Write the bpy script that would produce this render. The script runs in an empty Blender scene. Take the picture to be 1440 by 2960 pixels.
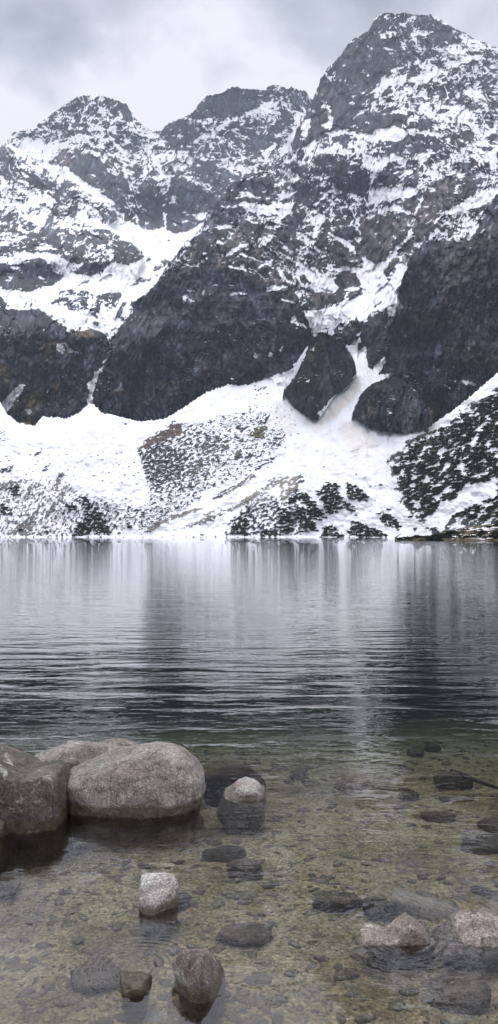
import bpy, bmesh, math, random
import numpy as np
random.seed(7); np.random.seed(7)
F=2137.0; HY=1548.0; CX=720.0; H=1.65      # focal length in photo pixels, horizon row, centre column, eye height
C=bpy.context.scene.collection
R=math.radians

# ------------------------------------------------------------------ noise
def _h(ix,iy,iz,seed):
    n=(ix.astype(np.int64)*374761393+iy.astype(np.int64)*668265263+iz*1274126177+seed*2654435)&0xffffffff
    n=((n^(n>>13))*1274126177)&0xffffffff
    n=((n^(n>>16))*2246822519)&0xffffffff
    return (n^(n>>15))&0xffffffff
def perlin(x,y,seed=0):
    x=np.asarray(x,float);y=np.asarray(y,float)
    xi=np.floor(x);yi=np.floor(y);fx=x-xi;fy=y-yi
    u=fx*fx*fx*(fx*(fx*6-15)+10);v=fy*fy*fy*(fy*(fy*6-15)+10)
    def g(a,b):
        t=_h(xi+a,yi+b,0,seed)*(2*math.pi/4294967296.0)
        return np.cos(t)*(fx-a)+np.sin(t)*(fy-b)
    return 1.5*((g(0,0)*(1-u)+g(1,0)*u)*(1-v)+(g(0,1)*(1-u)+g(1,1)*u)*v)
def fbm(x,y,o=5,seed=0,g=.5):
    s=0;a=1;t=0
    for i in range(o):
        s=s+a*perlin(x,y,seed+i*17);t+=a;a*=g;x=x*2.03+11.3;y=y*2.03+5.7
    return s/t
def ridged(x,y,o=5,seed=0,g=.5):
    s=0;a=1;t=0
    for i in range(o):
        s=s+a*(1-2*np.abs(perlin(x,y,seed+i*17)));t+=a;a*=g;x=x*2.03+11.3;y=y*2.03+5.7
    return s/t
def val3(p,seed=0):
    i=np.floor(p);f=p-i;f=f*f*(3-2*f);o=0
    for a in (0,1):
        for b in (0,1):
            for c in (0,1):
                w=(f[:,0] if a else 1-f[:,0])*(f[:,1] if b else 1-f[:,1])*(f[:,2] if c else 1-f[:,2])
                o=o+w*(_h(i[:,0]+a,i[:,1]+b,(i[:,2]+c).astype(np.int64),seed)/2147483648.0-1)
    return o
def fbm3(p,o=4,seed=0,g=.5):
    s=0;a=1
    for i in range(o):
        s=s+a*val3(p,seed+i*13);a*=g;p=p*2.05+3.1
    return s
def cells(x,y,seed=0):
    # jittered cells: identity hash, offset from the cell's centre, closeness of the second nearest centre
    xi=np.floor(x);yi=np.floor(y);b=np.full(x.shape,9.);b2=b.copy();hid=np.zeros(x.shape);ox=hid.copy();oy=hid.copy()
    for a in (-1,0,1):
        for c in (-1,0,1):
            h1=_h(xi+a,yi+c,0,seed)/4294967296.;h2=_h(xi+a,yi+c,7,seed)/4294967296.
            dx=x-(xi+a+h1);dy=y-(yi+c+h2);d=np.hypot(dx,dy);n=d<b
            b2=np.where(n,b,np.minimum(b2,d));hid=np.where(n,(h1*7.3+h2*3.1)%1,hid);ox=np.where(n,dx,ox);oy=np.where(n,dy,oy);b=np.where(n,d,b)
    return hid,ox,oy,b2-b
def cdf(a):
    s=np.sort(a.ravel()[::max(1,a.size//40000)])
    return np.searchsorted(s,a.ravel()).reshape(a.shape)/len(s)
def sstep(a,b,x):
    t=np.clip((x-a)/(b-a),0,1);return t*t*(3-2*t)
def boxblur(a,r):
    if r<1:return a
    for ax in (0,1):
        for _ in range(2):
            p=np.pad(a,[(r+1,r) if i==ax else (0,0) for i in (0,1)],mode='edge')
            c=np.cumsum(p,axis=ax);n=a.shape[ax]
            a=(np.take(c,range(2*r+1,2*r+1+n),axis=ax)-np.take(c,range(0,n),axis=ax))/(2*r+1)
    return a

# ------------------------------------------------------------------ survey of the slopes (bearing, height) kept as maps
MX0,MX1,MY0,MY1=-300,1740,0,1600
GX,GY=np.meshgrid(np.arange(MX0,MX1),np.arange(MY0,MY1))
ZO={'a':(0,240,.399),'b':(400,220,.399),'c':(840,0,.4788),'d':(0,600,.399),'e':(450,500,.399),'f':(940,500,.399),
    'g':(380,1080,.383),'h':(960,1080,.383),'l':(0,800,.5746),'r':(720,800,.5746),'p':(0,0,1)}
def conv(z,s):
    ox,oy,k=ZO[z];v=[float(q) for q in s.replace(';',' ').replace(',',' ').split()]
    return [(ox+v[i]*k,oy+v[i+1]*k) for i in range(0,len(v),2)]
def polymask(pts,blur=2):
    xs=[p[0] for p in pts];ys=[p[1] for p in pts];m=blur*3+2
    x0=max(MX0,int(min(xs))-m);x1=min(MX1,int(max(xs))+m+1);y0=max(MY0,int(min(ys))-m);y1=min(MY1,int(max(ys))+m+1)
    X=GX[y0-MY0:y1-MY0,x0-MX0:x1-MX0]+.5;Y=GY[y0-MY0:y1-MY0,x0-MX0:x1-MX0]+.5
    ins=np.zeros(X.shape,bool);n=len(pts)
    for i in range(n):
        xa,ya=pts[i];xb,yb=pts[(i+1)%n]
        if ya==yb:continue
        c=((ya>Y)!=(yb>Y))&(X<(xb-xa)*(Y-ya)/(yb-ya)+xa);ins^=c
    return (slice(y0-MY0,y1-MY0),slice(x0-MX0,x1-MX0)),boxblur(ins.astype(float),blur)
def paint(M,items):
    for it in items:
        z,v,s=it[0],it[1],it[2];bl=it[3] if len(it)>3 else 2
        sl,m=polymask(conv(z,s),bl)
        if M.ndim==3: M[sl]=M[sl]*(1-m[...,None])+np.array(v)*m[...,None]
        else: M[sl]=M[sl]*(1-m)+v*m
COV=np.full(GX.shape,.45)
LOWCLIFF='-300,800 0,895 120,893 200,960 290,950 317,985 450,821 490,780 560,770 640,770 730,790 770,808 841,820 873,883 909,972 1050,931 1115,891 1155,875 1143,847 1163,803 1179,755 1227,700 1290,698 1351,700 1391,650 1425,584 1440,556 1740,430 1740,1300 -300,1300'
paint(COV,[
 ('p',.62,'-300,0 480,0 480,560 -300,560',10),('p',.5,'-300,560 330,560 330,760 -300,760',8),
 ('a',.5,'380,215 570,98 850,120 945,200 1000,275 800,330 520,400 380,430 300,330',4),
 ('a',.12,'855,140 915,150 960,240 900,260 870,200'),
 ('a',.4,'20,460 100,355 180,345 200,370 130,430 70,450'),
 ('a',.9,'60,450 200,390 330,440 560,430 650,330 740,280 700,330 520,430 380,510 330,560 200,540 120,500'),
 ('a',.93,'790,330 900,320 860,350 800,350'),('a',.85,'740,370 800,400 850,480 800,480 760,430'),
 ('a',.22,'340,580 480,470 540,480 600,500 520,590 470,610 400,600'),
 ('a',.58,'640,450 900,300 1050,340 1130,420 1150,700 1080,780 960,720 820,660 720,560',4),
 ('a',.06,'500,630 560,540 640,500 720,540 780,640 850,680 960,700 1050,800 1130,850 1190,960 1190,1040 1130,1075 1030,1050 900,960 820,830 700,770 600,700'),
 ('a',.35,'850,680 960,700 1060,800 1140,850 1180,760 1150,700 1100,720 980,660',4),
 ('a',.9,'930,850 1000,870 1060,920 1060,940 980,900'),('a',.8,'920,945 1000,960 1000,970 930,955'),
 ('a',.8,'1130,940 1150,930 1140,1010 1120,1060 1070,1030 1110,1010',1),
 ('a',.99,'255,575 400,605 500,640 600,710 700,770 800,850 830,880 700,850 640,790 560,720 490,690 380,650 300,600'),
 ('a',.33,'0,465 60,465 130,500 170,560 330,660 440,720 400,800 330,820 200,770 100,700 0,680',3),
 ('p',.4,'-300,420 0,425 0,520 -300,520',6),
 ('a',.05,'230,690 300,690 320,750 360,800 270,760 200,740'),
 ('a',.66,'0,700 200,780 360,820 400,850 350,940 330,1010 200,960 0,900',4),
 ('a',.97,'200,800 370,820 380,880 200,860'),('a',.97,'130,955 330,950 320,1030 230,1010'),
 ('a',.33,'480,700 620,770 680,850 800,880 850,990 790,1030 690,980 560,970 340,980 380,880 430,780',3),
 ('a',.05,'480,700 540,730 470,790 430,800 430,850 370,850 390,810'),
 ('a',.85,'560,940 650,900 640,990 520,1000'),
 ('a',.03,'790,930 830,920 860,990 800,1010'),
 ('b',.5,'0,560 480,100 1000,60 1253,200 1253,600 700,800 0,1100 -100,900',6),
 ('b',.7,'0,330 130,400 190,390 130,500 60,560 0,560',3),
 ('b',.75,'100,540 340,540 350,560 240,640 130,620'),
 ('b',.1,'390,260 500,150 690,80 850,100 870,180 850,230 740,280 610,315 560,310 470,310 400,310'),
 ('b',.2,'150,440 200,360 300,310 390,310 440,420 380,480 330,500 270,540 200,500'),
 ('b',.28,'1000,70 1110,85 1200,110 1250,180 1253,260 1160,260 1090,200 1040,160'),
 ('b',.42,'560,400 760,330 900,340 1000,430 960,560 860,600 700,620 560,600 420,600 350,560 380,500',3),
 ('b',.8,'870,230 1000,180 1040,270 1060,330 960,320 900,300'),
 ('b',.97,'390,480 520,410 620,340 740,290 860,230 960,180 1000,170 940,230 860,270 740,310 660,350 560,420 470,450'),
 ('b',.2,'1040,260 1150,260 1100,380 1000,430 930,360 1040,340'),
 ('b',.12,'800,430 900,420 1000,440 960,520 880,560 800,560 760,500'),
 ('b',.05,'230,740 330,720 430,800 520,850 600,900 540,960 470,1060 380,1110 310,1145 250,1130 200,1090 190,960 215,850'),
 ('b',.1,'380,630 520,615 640,680 760,740 650,800 600,860 520,800 440,720 390,680'),
 ('b',.55,'240,620 340,580 460,740 520,830 440,800 330,730 250,720',3),
 ('b',.85,'590,620 700,630 830,650 820,690 760,700 700,660'),
 ('b',.55,'200,860 280,870 280,930 220,920'),
 ('b',.95,'1160,260 1210,280 1150,400 1100,500 1040,590 1000,600 1060,500 1110,400'),
 ('b',.9,'920,540 1000,480 960,560 920,620 900,560'),('b',.8,'800,740 900,640 960,600 900,680'),
 ('b',.95,'90,560 150,600 190,740 160,760 150,680 100,620'),('b',.9,'210,750 235,760 205,930 195,900',1),
 ('b',.9,'175,1060 205,980 210,1000 195,1080',1),('b',.9,'390,1000 500,985 490,1010 470,1040 430,1040'),
 ('b',.08,'0,800 140,760 180,900 190,1090 130,1120 60,1100 0,1080'),
 ('b',.75,'0,920 60,960 60,990 0,970'),('b',.6,'100,830 150,790 130,860 110,880'),
])
paint(COV,[  # main peak
 ('p',.42,'835,440 902,292 1020,110 1740,0 1740,560 1440,556 1425,584 1391,650 1351,700 1227,700 1179,755 1143,850 900,850 700,760 560,700 650,560 690,524 760,480',6),
 ('c',.07,'130,610 180,480 300,340 385,230 475,180 500,120 560,120 540,200 620,300 640,400 560,460 470,580 420,680 330,760 220,830 60,900 10,870 60,740',3),
 ('c',.5,'200,440 280,430 265,500 245,500'),('c',.5,'185,600 230,620 255,690 240,720 200,690'),('c',.95,'185,755 245,740 225,785',1),
 ('c',.85,'60,760 90,720 130,720 100,820 70,820'),('c',.55,'280,400 330,390 320,440'),('c',.8,'250,700 265,720 235,800 210,810',1),
 ('c',.3,'540,150 600,200 640,320 620,360 560,260 540,220'),
 ('c',.27,'540,88 690,75 850,92 980,170 1060,200 960,290 860,330 780,400 640,400 560,250',4),
 ('c',.9,'640,130 690,150 700,170 650,150'),('c',.75,'730,180 860,190 830,210 760,220 800,330 780,310 740,230',1),
 ('c',.1,'880,110 980,180 980,230 900,260 850,210'),
 ('c',.6,'1060,200 1253,290 1253,420 1100,400 960,360 900,300 980,260',4),
 ('c',.12,'1050,310 1150,310 1140,340 1060,330'),
 ('c',.86,'740,500 820,350 900,340 1000,370 1120,330 1253,360 1110,360 1000,400 900,440 790,510'),
 ('c',.93,'470,580 530,530 560,490 700,450 690,520 600,520'),('c',.85,'620,540 660,550 640,610 625,600',1),
 ('c',.25,'840,370 950,350 930,410 850,430'),
 ('c',.9,'410,690 480,650 570,600 578,606 490,662',1),
 ('c',.33,'820,520 960,440 1250,470 1250,620 1200,700 1060,620 960,600 840,620',4),
 ('p',.4,'1440,160 1740,260 1740,420 1440,330',5),
 ('c',.85,'1100,400 1253,450 1253,470 1110,440'),('c',.88,'1060,560 1150,540 1190,640 1200,700 1160,640 1090,600'),
 ('c',.92,'780,610 900,640 1060,640 1130,720 1253,720 1253,800 1160,830 1050,740 900,740 840,700 770,670'),
 ('c',.15,'880,660 960,665 940,690 890,680'),('c',.15,'1110,740 1230,740 1230,790 1140,780'),
 ('c',.08,'420,690 600,650 720,700 700,760 560,780 440,815 380,790 300,780 330,740'),
 ('c',.92,'600,665 700,670 720,690 630,685',1),
 ('c',.97,'290,790 340,780 440,825 620,755 640,770 700,790 720,770 760,790 880,795 900,830 760,800 690,840 600,865 480,855 360,815'),
 ('c',.13,'520,850 660,850 720,810 860,820 950,850 900,920 840,930 700,930 540,950 500,900'),
 ('c',.08,'770,730 840,710 870,790 740,780'),('c',.2,'830,940 960,880 1000,770 1110,810 1110,860 1000,930 900,980 830,1000'),
 ('c',.62,'60,910 300,790 450,840 460,900 400,960 300,940 140,930',3),('c',.1,'240,830 360,820 360,870 270,870'),
 ('c',.9,'520,980 620,930 700,960 800,920 850,930 820,980 700,1000 600,980 520,1050 480,1140 465,1100 500,1010'),
 ('c',.12,'500,1110 560,1020 660,1040 680,1070 600,1120 520,1130'),('c',.12,'690,970 780,960 760,1010 700,1030'),
 ('c',.15,'120,1020 150,950 280,950 290,980 200,1080 120,1060'),('c',.14,'210,1060 300,980 420,1000 480,1080 470,1180 380,1180 300,1120'),
 ('c',.82,'440,880 470,960 540,990 480,1060 430,990'),('c',.15,'680,1070 760,1040 780,1120 690,1110'),
 ('c',.66,'820,1080 900,980 1040,900 1120,850 1200,860 1250,900 1220,1040 1160,960 1060,1050 950,1080 860,1130',3),
 ('c',.2,'1060,960 1150,930 1130,1000 1030,1050'),('c',.15,'1160,890 1250,880 1220,920 1180,930'),
 ('c',.96,'1253,880 1240,1020 1220,1030 1180,940'),('p',.5,'1440,400 1740,400 1740,520 1440,500',4),
 ('c',.07,'820,1200 880,1100 960,1070 1100,1060 1150,1100 1130,1160 1000,1240 820,1253'),
 ('c',.9,'480,1200 620,1160 700,1110 780,1130 740,1200 620,1190 500,1240'),
 ('f',.93,'320,0 380,0 350,60 340,110 460,110 560,90 640,120 560,190 440,200 340,230 310,200 330,120'),
 ('f',.12,'370,40 450,0 540,10 540,70 430,100 360,90'),('f',.12,'560,100 600,60 690,100 640,110'),
 ('f',.1,'0,0 300,0 320,60 310,170 200,150 100,100 0,60'),
 ('f',.85,'0,60 150,150 280,190 220,200 120,190 60,140 0,110'),
 ('f',.1,'70,160 150,150 160,185 90,185',1),
 ('f',.3,'100,200 330,240 440,200 560,230 690,130 700,230 640,330 560,330 400,310 200,300',3),
 ('f',.85,'350,250 540,250 640,300 600,300 460,270 400,300'),
 ('f',.06,'570,220 690,130 700,200 640,270 580,260'),
 ('f',.05,'250,330 400,310 560,330 620,400 560,490 480,590 400,650 340,660 290,600 260,480'),
 ('f',.07,'720,140 800,60 950,30 1100,30 1080,170 900,260 850,300 780,400 700,480 680,500 620,400 650,300 700,200'),
 ('f',.12,'0,350 150,340 230,420 270,480 270,700 180,680 0,620'),
 ('f',.9,'10,430 100,460 180,500 230,575 180,560 110,500 60,470'),('f',.9,'220,460 270,480 260,520 225,490'),
 ('f',.85,'0,540 40,560 0,560',1),('f',.85,'490,460 520,455 515,470',1),
 ('f',.96,'720,120 705,200 660,310 630,390 640,330 660,260 690,200'),('f',.95,'610,450 590,495 550,520 500,600 440,650 500,560 550,500'),
])
paint(COV,[
 ('e',.3,'540,80 700,0 1253,0 1253,300 1100,420 900,400 640,330 600,200',4),
 ('e',.08,'600,60 820,20 900,180 800,230 620,200 560,230 480,200 520,100'),
 ('e',.12,'480,190 600,220 640,330 560,370 420,380 340,400 400,260',3),
 ('e',.95,'610,205 700,220 800,240 900,210 990,230 990,290 940,310 900,330 860,300 760,300 690,280 620,240'),
 ('e',.1,'850,255 920,262 900,275'),('e',.08,'1000,60 1180,100 1180,200 1120,250 1010,230'),
 ('e',.85,'600,130 700,150 780,180 760,195 640,170'),('e',.85,'850,150 960,150 980,180 900,180'),
 ('e',.35,'640,290 860,310 930,370 850,420 700,370',3),
 ('e',.93,'640,330 760,370 850,410 800,400 700,370',1),('e',.85,'760,330 930,370 900,350',1),
 ('e',.04,'840,430 960,370 1010,250 1030,300 1010,420 1060,550 960,570 880,520'),
 ('e',.9,'1040,340 1150,330 1180,300 1230,310 1220,360 1180,390 1130,360'),('e',.5,'1030,420 1100,430 1140,460 1060,460'),
 ('e',.1,'200,560 400,380 650,340 850,420 1000,600 980,780 700,720 450,680 240,670',4),
 ('e',.25,'700,420 1000,560 1050,650 980,680 950,700 850,700 700,560',4),
 ('e',.8,'440,380 580,370 630,345 560,400 440,400'),('e',.9,'520,420 575,435 550,455',1),
 ('e',1,'425,520 455,488 505,512'),('e',.9,'475,465 510,475 480,480',1),('e',.9,'495,580 560,545 690,510 620,550 560,590'),
 ('e',.97,'620,560 660,600 780,640 850,670 820,672 700,625 630,600',1),('e',1,'500,668 600,690 630,675 662,715 560,698'),
 ('e',1,'875,695 910,700 940,750 970,795 910,760',1),('e',.9,'860,670 950,705 930,712',1),('e',.9,'740,480 780,490 770,500',1),
 ('e',.9,'740,520 775,530 760,540',1),('e',.85,'790,450 880,530 860,520 780,460',1),('e',.8,'900,570 1000,620 990,640 900,580',1),
 ('p',.004,LOWCLIFF,2),
 ('e',1,'800,840 840,812 960,828 960,845 860,850 810,862',1),('e',.95,'900,908 1015,940 1010,948 900,915',1),('e',.95,'1060,945 1090,930 1115,955',1),
 ('e',1,'535,875 600,862 672,868 660,885 600,880 545,890',1),('e',1,'190,940 200,885 230,880 245,905 292,932 262,936 225,905 210,945',1),
 ('e',1,'345,855 357,860 350,895 340,880',1),('e',1,'385,885 400,872 408,890',1),('e',.9,'412,815 440,803 458,815 430,824',1),
 ('e',.9,'240,685 300,662 355,678 300,680',1),('e',.9,'210,848 288,850 285,862 220,858',1),
 ('e',1,'975,1080 1000,1035 1025,1065 1000,1085',1),('e',1,'1000,1105 1040,1130 1025,1132',1),('e',.8,'1025,1088 1100,1108 1095,1130 1050,1115',1),
 ('e',1,'522,1165 550,1163 545,1175',1),('e',.9,'555,1210 630,1210 620,1222',1),('e',.9,'490,1215 522,1228 515,1235',1),
 ('e',.9,'0,1200 45,1208 30,1215',1),
])
paint(COV,[
 # left bowl
 ('d',1,'560,60 650,80 790,130 860,70 960,120 1060,160 1140,175 1195,140 1253,190 1310,200 1380,170 1480,100 1420,190 1340,250 1253,360 1180,470 1110,580 1050,630 960,670 930,720 890,800 850,860 795,890 840,930 800,950 760,900 690,880 600,870 500,890 400,800 330,750 220,735 110,740 60,700 0,640 -700,560 -700,300 0,370 80,355 200,320 280,330 420,330 440,380 520,400 600,400 760,440 820,400 880,405 950,405 1050,360 1000,310 960,260 880,220 800,180 700,150'),
 ('d',.13,'130,250 280,150 370,150 560,150 700,150 800,180 900,240 970,260 1000,310 1050,360 950,405 880,405 820,390 750,470 660,495 570,490 500,465 600,400 520,400 440,380 430,330 280,330 200,320 150,290',3),
 ('d',.4,'360,100 560,60 620,130 800,180 900,240 700,190 560,160 400,150',3),
 ('d',.95,'490,160 540,170 560,210 520,190',1),
 ('d',.35,'600,260 720,260 830,340 800,400 620,400',3),('d',.03,'850,290 950,290 990,340 900,400 840,390'),
 ('d',1,'290,265 330,280 430,300 420,308 285,305'),('d',.9,'600,355 640,330 700,325 660,358',1),('d',.9,'455,310 530,345 480,340',1),
 ('d',.93,'500,465 560,420 600,390 610,420 560,450'),
 ('d',.15,'0,130 60,130 190,200 100,230 20,265 0,250'),('d',.15,'0,290 100,280 160,310 80,350 0,360'),
 ('d',.9,'0,250 180,205 190,215 60,265 0,290'),('d',.3,'0,90 100,80 280,130 270,160 190,190 80,130 0,125',3),
 ('d',.05,'-60,400 60,400 130,420 150,390 230,370 290,365 350,390 400,440 470,490 430,540 340,580 210,615 120,605 60,610 0,590 -60,580'),
 ('d',.95,'120,400 220,385 200,400 130,415',1),('d',.9,'60,430 150,435 130,448 70,445',1),('d',.95,'265,500 300,500 330,520 290,522',1),('d',.9,'235,485 262,490 250,497',1),('d',.9,'50,505 100,508 70,515',1),
 ('d',.93,'330,380 420,460 470,490 400,470',1),
 ('d',.22,'430,650 680,650 770,620 830,590 880,610 870,690 800,740 740,700 720,770 690,760 600,740 560,760 490,740 480,710 430,720',1),
 ('d',1,'620,685 690,680 680,700 640,702',1),
 ('d',.4,'330,660 430,660 430,690 360,700',1),('d',.55,'400,600 660,600 720,640 440,645',2),('d',.75,'130,690 280,700 250,730 140,730',2),
 ('d',.04,'835,800 860,720 905,670 920,690 880,790',1),('d',.15,'650,765 690,760 733,812 700,800',1),('d',.03,'650,830 700,825 735,845 700,857',1),
 ('d',.25,'920,595 1000,510 1100,505 1080,540 990,560',1),('d',.3,'1110,460 1130,400 1190,375 1235,385 1180,450',1),('d',.4,'1030,400 1080,360 1110,365 1080,405',1),
 ('d',.5,'680,545 740,535 700,555',1),('d',.03,'0,630 45,690 60,730 0,720 -60,700'),('d',.02,'1215,230 1237,232 1235,243 1218,242',1),
 ('d',.01,'790,885 850,865 850,880 805,898',1),
 # cliff extras
 ('d',1,'410,990 480,965 500,1010 560,1045 612,1056 500,1050 480,1035 450,1062 415,1040',1),('d',0,'465,985 495,1010 480,1030 458,1022',1),
 ('l',1,'540,410 528,430 520,455 500,500 480,560 468,600 470,655 500,700 400,700 430,660 440,640 450,590 433,538 450,530 470,510 472,490 485,470 490,475 505,458 520,450 525,415',1),
 ('l',1,'132,533 112,580 60,650 28,692 60,745 0,760 -100,800 -100,700 0,640 30,610 60,570 90,555',1),
 ('l',1,'370,485 400,503 432,532 395,512',1),('l',1,'612,535 618,560 642,575 560,577 585,560',1),('l',1,'125,665 160,665 152,690 130,690',1),
 ('l',1,'240,565 250,568 232,592',1),
 ('r',1,'530,310 548,322 545,350 560,370 588,352 593,400 595,470 620,470 650,430 685,405 680,440 650,490 655,500 700,485 725,488 720,500 650,525 590,545 560,590 520,700 480,760 380,760 345,720 430,600 500,560 540,490 530,420 490,350 510,360',1),
 ('r',.95,'540,290 560,280 558,298',1),
 ('r',1,'0,540 180,480 240,450 265,400 298,356 262,440 232,500 212,530 175,575 150,760 100,760 0,700',1),
 ('r',.97,'30,375 45,395 40,410 20,405',1),('r',.97,'100,380 125,385 120,410 95,400',1),('r',.97,'150,400 165,350 172,355',1),
 ('r',.9,'395,265 420,262 440,290 410,295 390,285',1),('r',.97,'305,370 330,355 330,372',1),('r',.9,'280,525 310,522 300,535',1),
 ('r',.9,'210,210 225,195 245,230 290,250 240,245',1),
 ('r',.95,'855,190 870,168 873,180',1),('r',.9,'770,500 805,500 800,508',1),('r',.95,'1060,530 1080,522 1120,530 1180,545 1090,540',1),('r',.9,'1025,518 1050,520 1040,528',1),
 ('r',.97,'345,690 355,680 420,610 432,595 440,600 400,670 360,710',1),
 # right bench
 ('f',1,'870,290 1000,220 1100,150 1140,130 1253,80 2000,-250 2000,-150 1253,140 1210,200 1130,240 1050,260 980,310'),
 ('f',.36,'850,300 960,320 1100,260 1140,280 1110,370 1000,360 1060,460 880,490 780,450 760,400',2),
 ('f',.98,'980,360 1090,372 1130,340 1090,430 1040,492 1028,480 1050,440',1),('f',.9,'1110,462 1160,380 1150,425',1),
 ('f',.9,'1165,180 1190,170 1180,185',1),
 # funnel in the centre
 ('f',1,'280,620 330,640 350,660 440,645 520,540 530,560 470,660 430,710 460,770 490,760 520,680 600,640 590,700 560,780 510,870 530,930 540,960 575,960 560,980 520,970 510,1030 455,1035 450,980 400,985 350,1000 280,1080 250,1080 230,1020 140,1070 80,1110 0,1130 -30,1150 -80,1190 -120,1080 -160,1010 -60,1000 20,980 110,950 130,930 200,920 280,880 260,800 220,720 170,700 90,720 130,670 200,690 280,690',1),
 ('f',.7,'600,640 660,550 690,525 620,500 690,530 640,570 610,610',1),
 ('f',.22,'430,720 530,560 620,520 690,520 600,630 530,660 500,740 460,790 440,770',2),('f',.01,'350,970 415,922 400,950 360,982',1),
 ('f',.05,'480,960 500,962 495,972 480,970',1),('f',.03,'520,955 545,950 535,985',1),
 ('f',.05,'50,790 130,710 220,730 280,860 200,910 120,930 30,960 -100,990 -150,960 -140,850 0,870 80,860'),
 ('f',.95,'120,850 200,822 250,840 200,860',1),('f',1,'0,757 90,755 60,790 100,830 70,865 0,860 -120,830 -190,820 -205,740 -195,660 -140,690 -80,730',1),
 ('e',.12,'1030,740 1080,735 1140,810 1060,805',1),
 ('f',.03,'230,1020 250,1080 280,1080 275,1100 220,1080',1),
])
# the aprons under the cliffs
ATOP=[(-300,1040),(-100,1120),(0,1160),(20,1196),(40,1212),(55,1224),(100,1232),(123,1204),(160,1208),(195,1211),(230,1192),(250,1174),(262,1168),(272,1170),(285,1185),(299,1196),(330,1200),(360,1208),(402,1219),(440,1216),(477,1211),(510,1192),(540,1173),(580,1145),(609,1130),(635,1122),(661,1112),(690,1115),(720,1113),(760,1100),(800,1082),(823,1074),(842,1060),(858,1046),(874,1022),(888,1004),(893,1004),(905,1050),(925,1110),(960,1080),(985,1030),(1000,1000),(1028,1000),(1034,985),(1040,972),(1045,990),(1050,1002),(1059,1002),(1064,1062),(1078,1066),(1094,1052),(1112,1034),(1118,1060),(1124,1150),(1140,1230),(1168,1254),(1210,1245),(1249,1228),(1306,1190),(1350,1155),(1398,1113),(1438,1079),(1600,960),(1740,880)]
ap='-300,1600 '+' '.join('%d,%d'%(x,y) for x,y in ATOP)+' 1740,1600'
ACOV=np.full(GX.shape,1.0)
SC1='60,580 300,370 470,380 650,330 880,280 1030,290 1040,330 1000,400 1160,440 1150,520 1060,600 880,760 800,800 600,860 440,990 200,1130 60,1160 20,1080 150,920 100,700 60,620'
paint(ACOV,[
 ('g',.8,SC1,5),('g',.58,'60,580 300,370 480,400 700,470 600,760 440,900 180,900 100,760',5),
 ('g',.3,'80,590 200,520 420,600 400,700 370,790 200,850 110,770',4),
 ('g',.1,'50,575 100,500 260,430 290,380 380,370 400,440 270,510 120,560'),
 ('g',.33,'480,560 600,480 740,490 750,540 650,640 560,600'),('g',.22,'420,700 540,630 570,680 500,760 430,770'),
 ('g',.07,'910,480 920,410 1030,395 1000,490'),('g',.4,'1030,570 1050,500 1130,440 1160,470 1100,560'),
 ('g',.08,'775,640 800,580 850,590 830,640'),('g',.15,'780,400 865,390 840,440'),('g',.15,'780,490 865,480 830,540'),('g',.15,'1000,370 1020,300 1045,310 1015,380',1),
 ('g',.15,'625,660 650,610 690,620 660,665'),('g',.2,'860,640 890,595 925,615 890,645'),('g',.1,'920,120 1020,100 1025,108 960,130',1),('g',.3,'870,285 900,260 895,280',1),
 ('g',.5,'880,780 960,680 1090,620 1110,640 960,720',1),
 ('g',.04,'90,1190 240,1100 400,1040 545,1008 540,1025 420,1060 260,1120 140,1195',1),
 ('g',.3,'600,945 680,900 800,830 940,750 930,780 850,840 740,900 640,950'),
 ('g',.28,'380,1170 560,1090 720,1020 860,950 960,890 1080,830 1000,890 900,970 740,1040 560,1130 400,1170'),
 ('g',.04,'840,950 900,905 1000,880 930,950 880,960',1),('g',.03,'1030,815 1095,772 1060,812',1),('g',.2,'520,1080 560,1050 640,1030 600,1070',1),
 ('g',.07,'1110,820 1150,790 1150,900 1140,990 1120,960 1135,880',1),('g',.15,'1170,870 1250,830 1250,900 1180,940'),('g',.5,'880,1000 1020,900 1120,960 1253,950 1253,1240 700,1240 760,1100',6),
 ('l',.2,'0,975 70,950 60,975 0,992',1),('l',.1,'158,902 215,865 190,897',1),('l',.4,'205,970 265,935 240,980',1),
 ('l',.71,'-300,1040 130,1030 340,1040 420,1100 700,1150 720,1240 500,1310 -300,1310',8),
 ('l',.12,'290,985 330,985 290,1060 230,1130 180,1200 165,1250 150,1305 30,1305 130,1220 250,1110 285,1040',1),
 ('l',.1,'345,1045 320,1110 260,1190 215,1232 240,1170 300,1110',1),('l',.2,'140,1060 200,1040 150,1100 120,1140'),
 ('l',.2,'0,1040 120,1020 60,1060 0,1070',1),('l',.03,'607,730 645,740 640,752',1),
 ('r',.36,'690,930 760,860 890,775 1000,760 1100,640 1253,560 1800,300 1800,1350 960,1330 760,1130 720,1000',5),
 ('r',.35,'760,870 890,780 1000,770 940,880 820,940',3),
 ('r',1,'900,1210 1100,1050 1253,1010 1253,1100 1050,1190 960,1260 860,1270',3),
 ('r',.2,'100,1030 140,1000 120,1030',1),('r',.25,'0,1100 40,1080 160,1010 260,1000 280,1030 220,1060 170,1030 60,1090 20,1120',2),
 ('r',.15,'170,1110 230,1040 250,1040 200,1120',1),('r',.6,'20,570 100,545 60,572',1),
 ('p',.88,'-300,1548 1740,1545 1740,1600 -300,1600',1),
])
sl,_m=polymask(conv('p',ap),0)
AP=np.zeros(GX.shape);AP[sl]=_m
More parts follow.
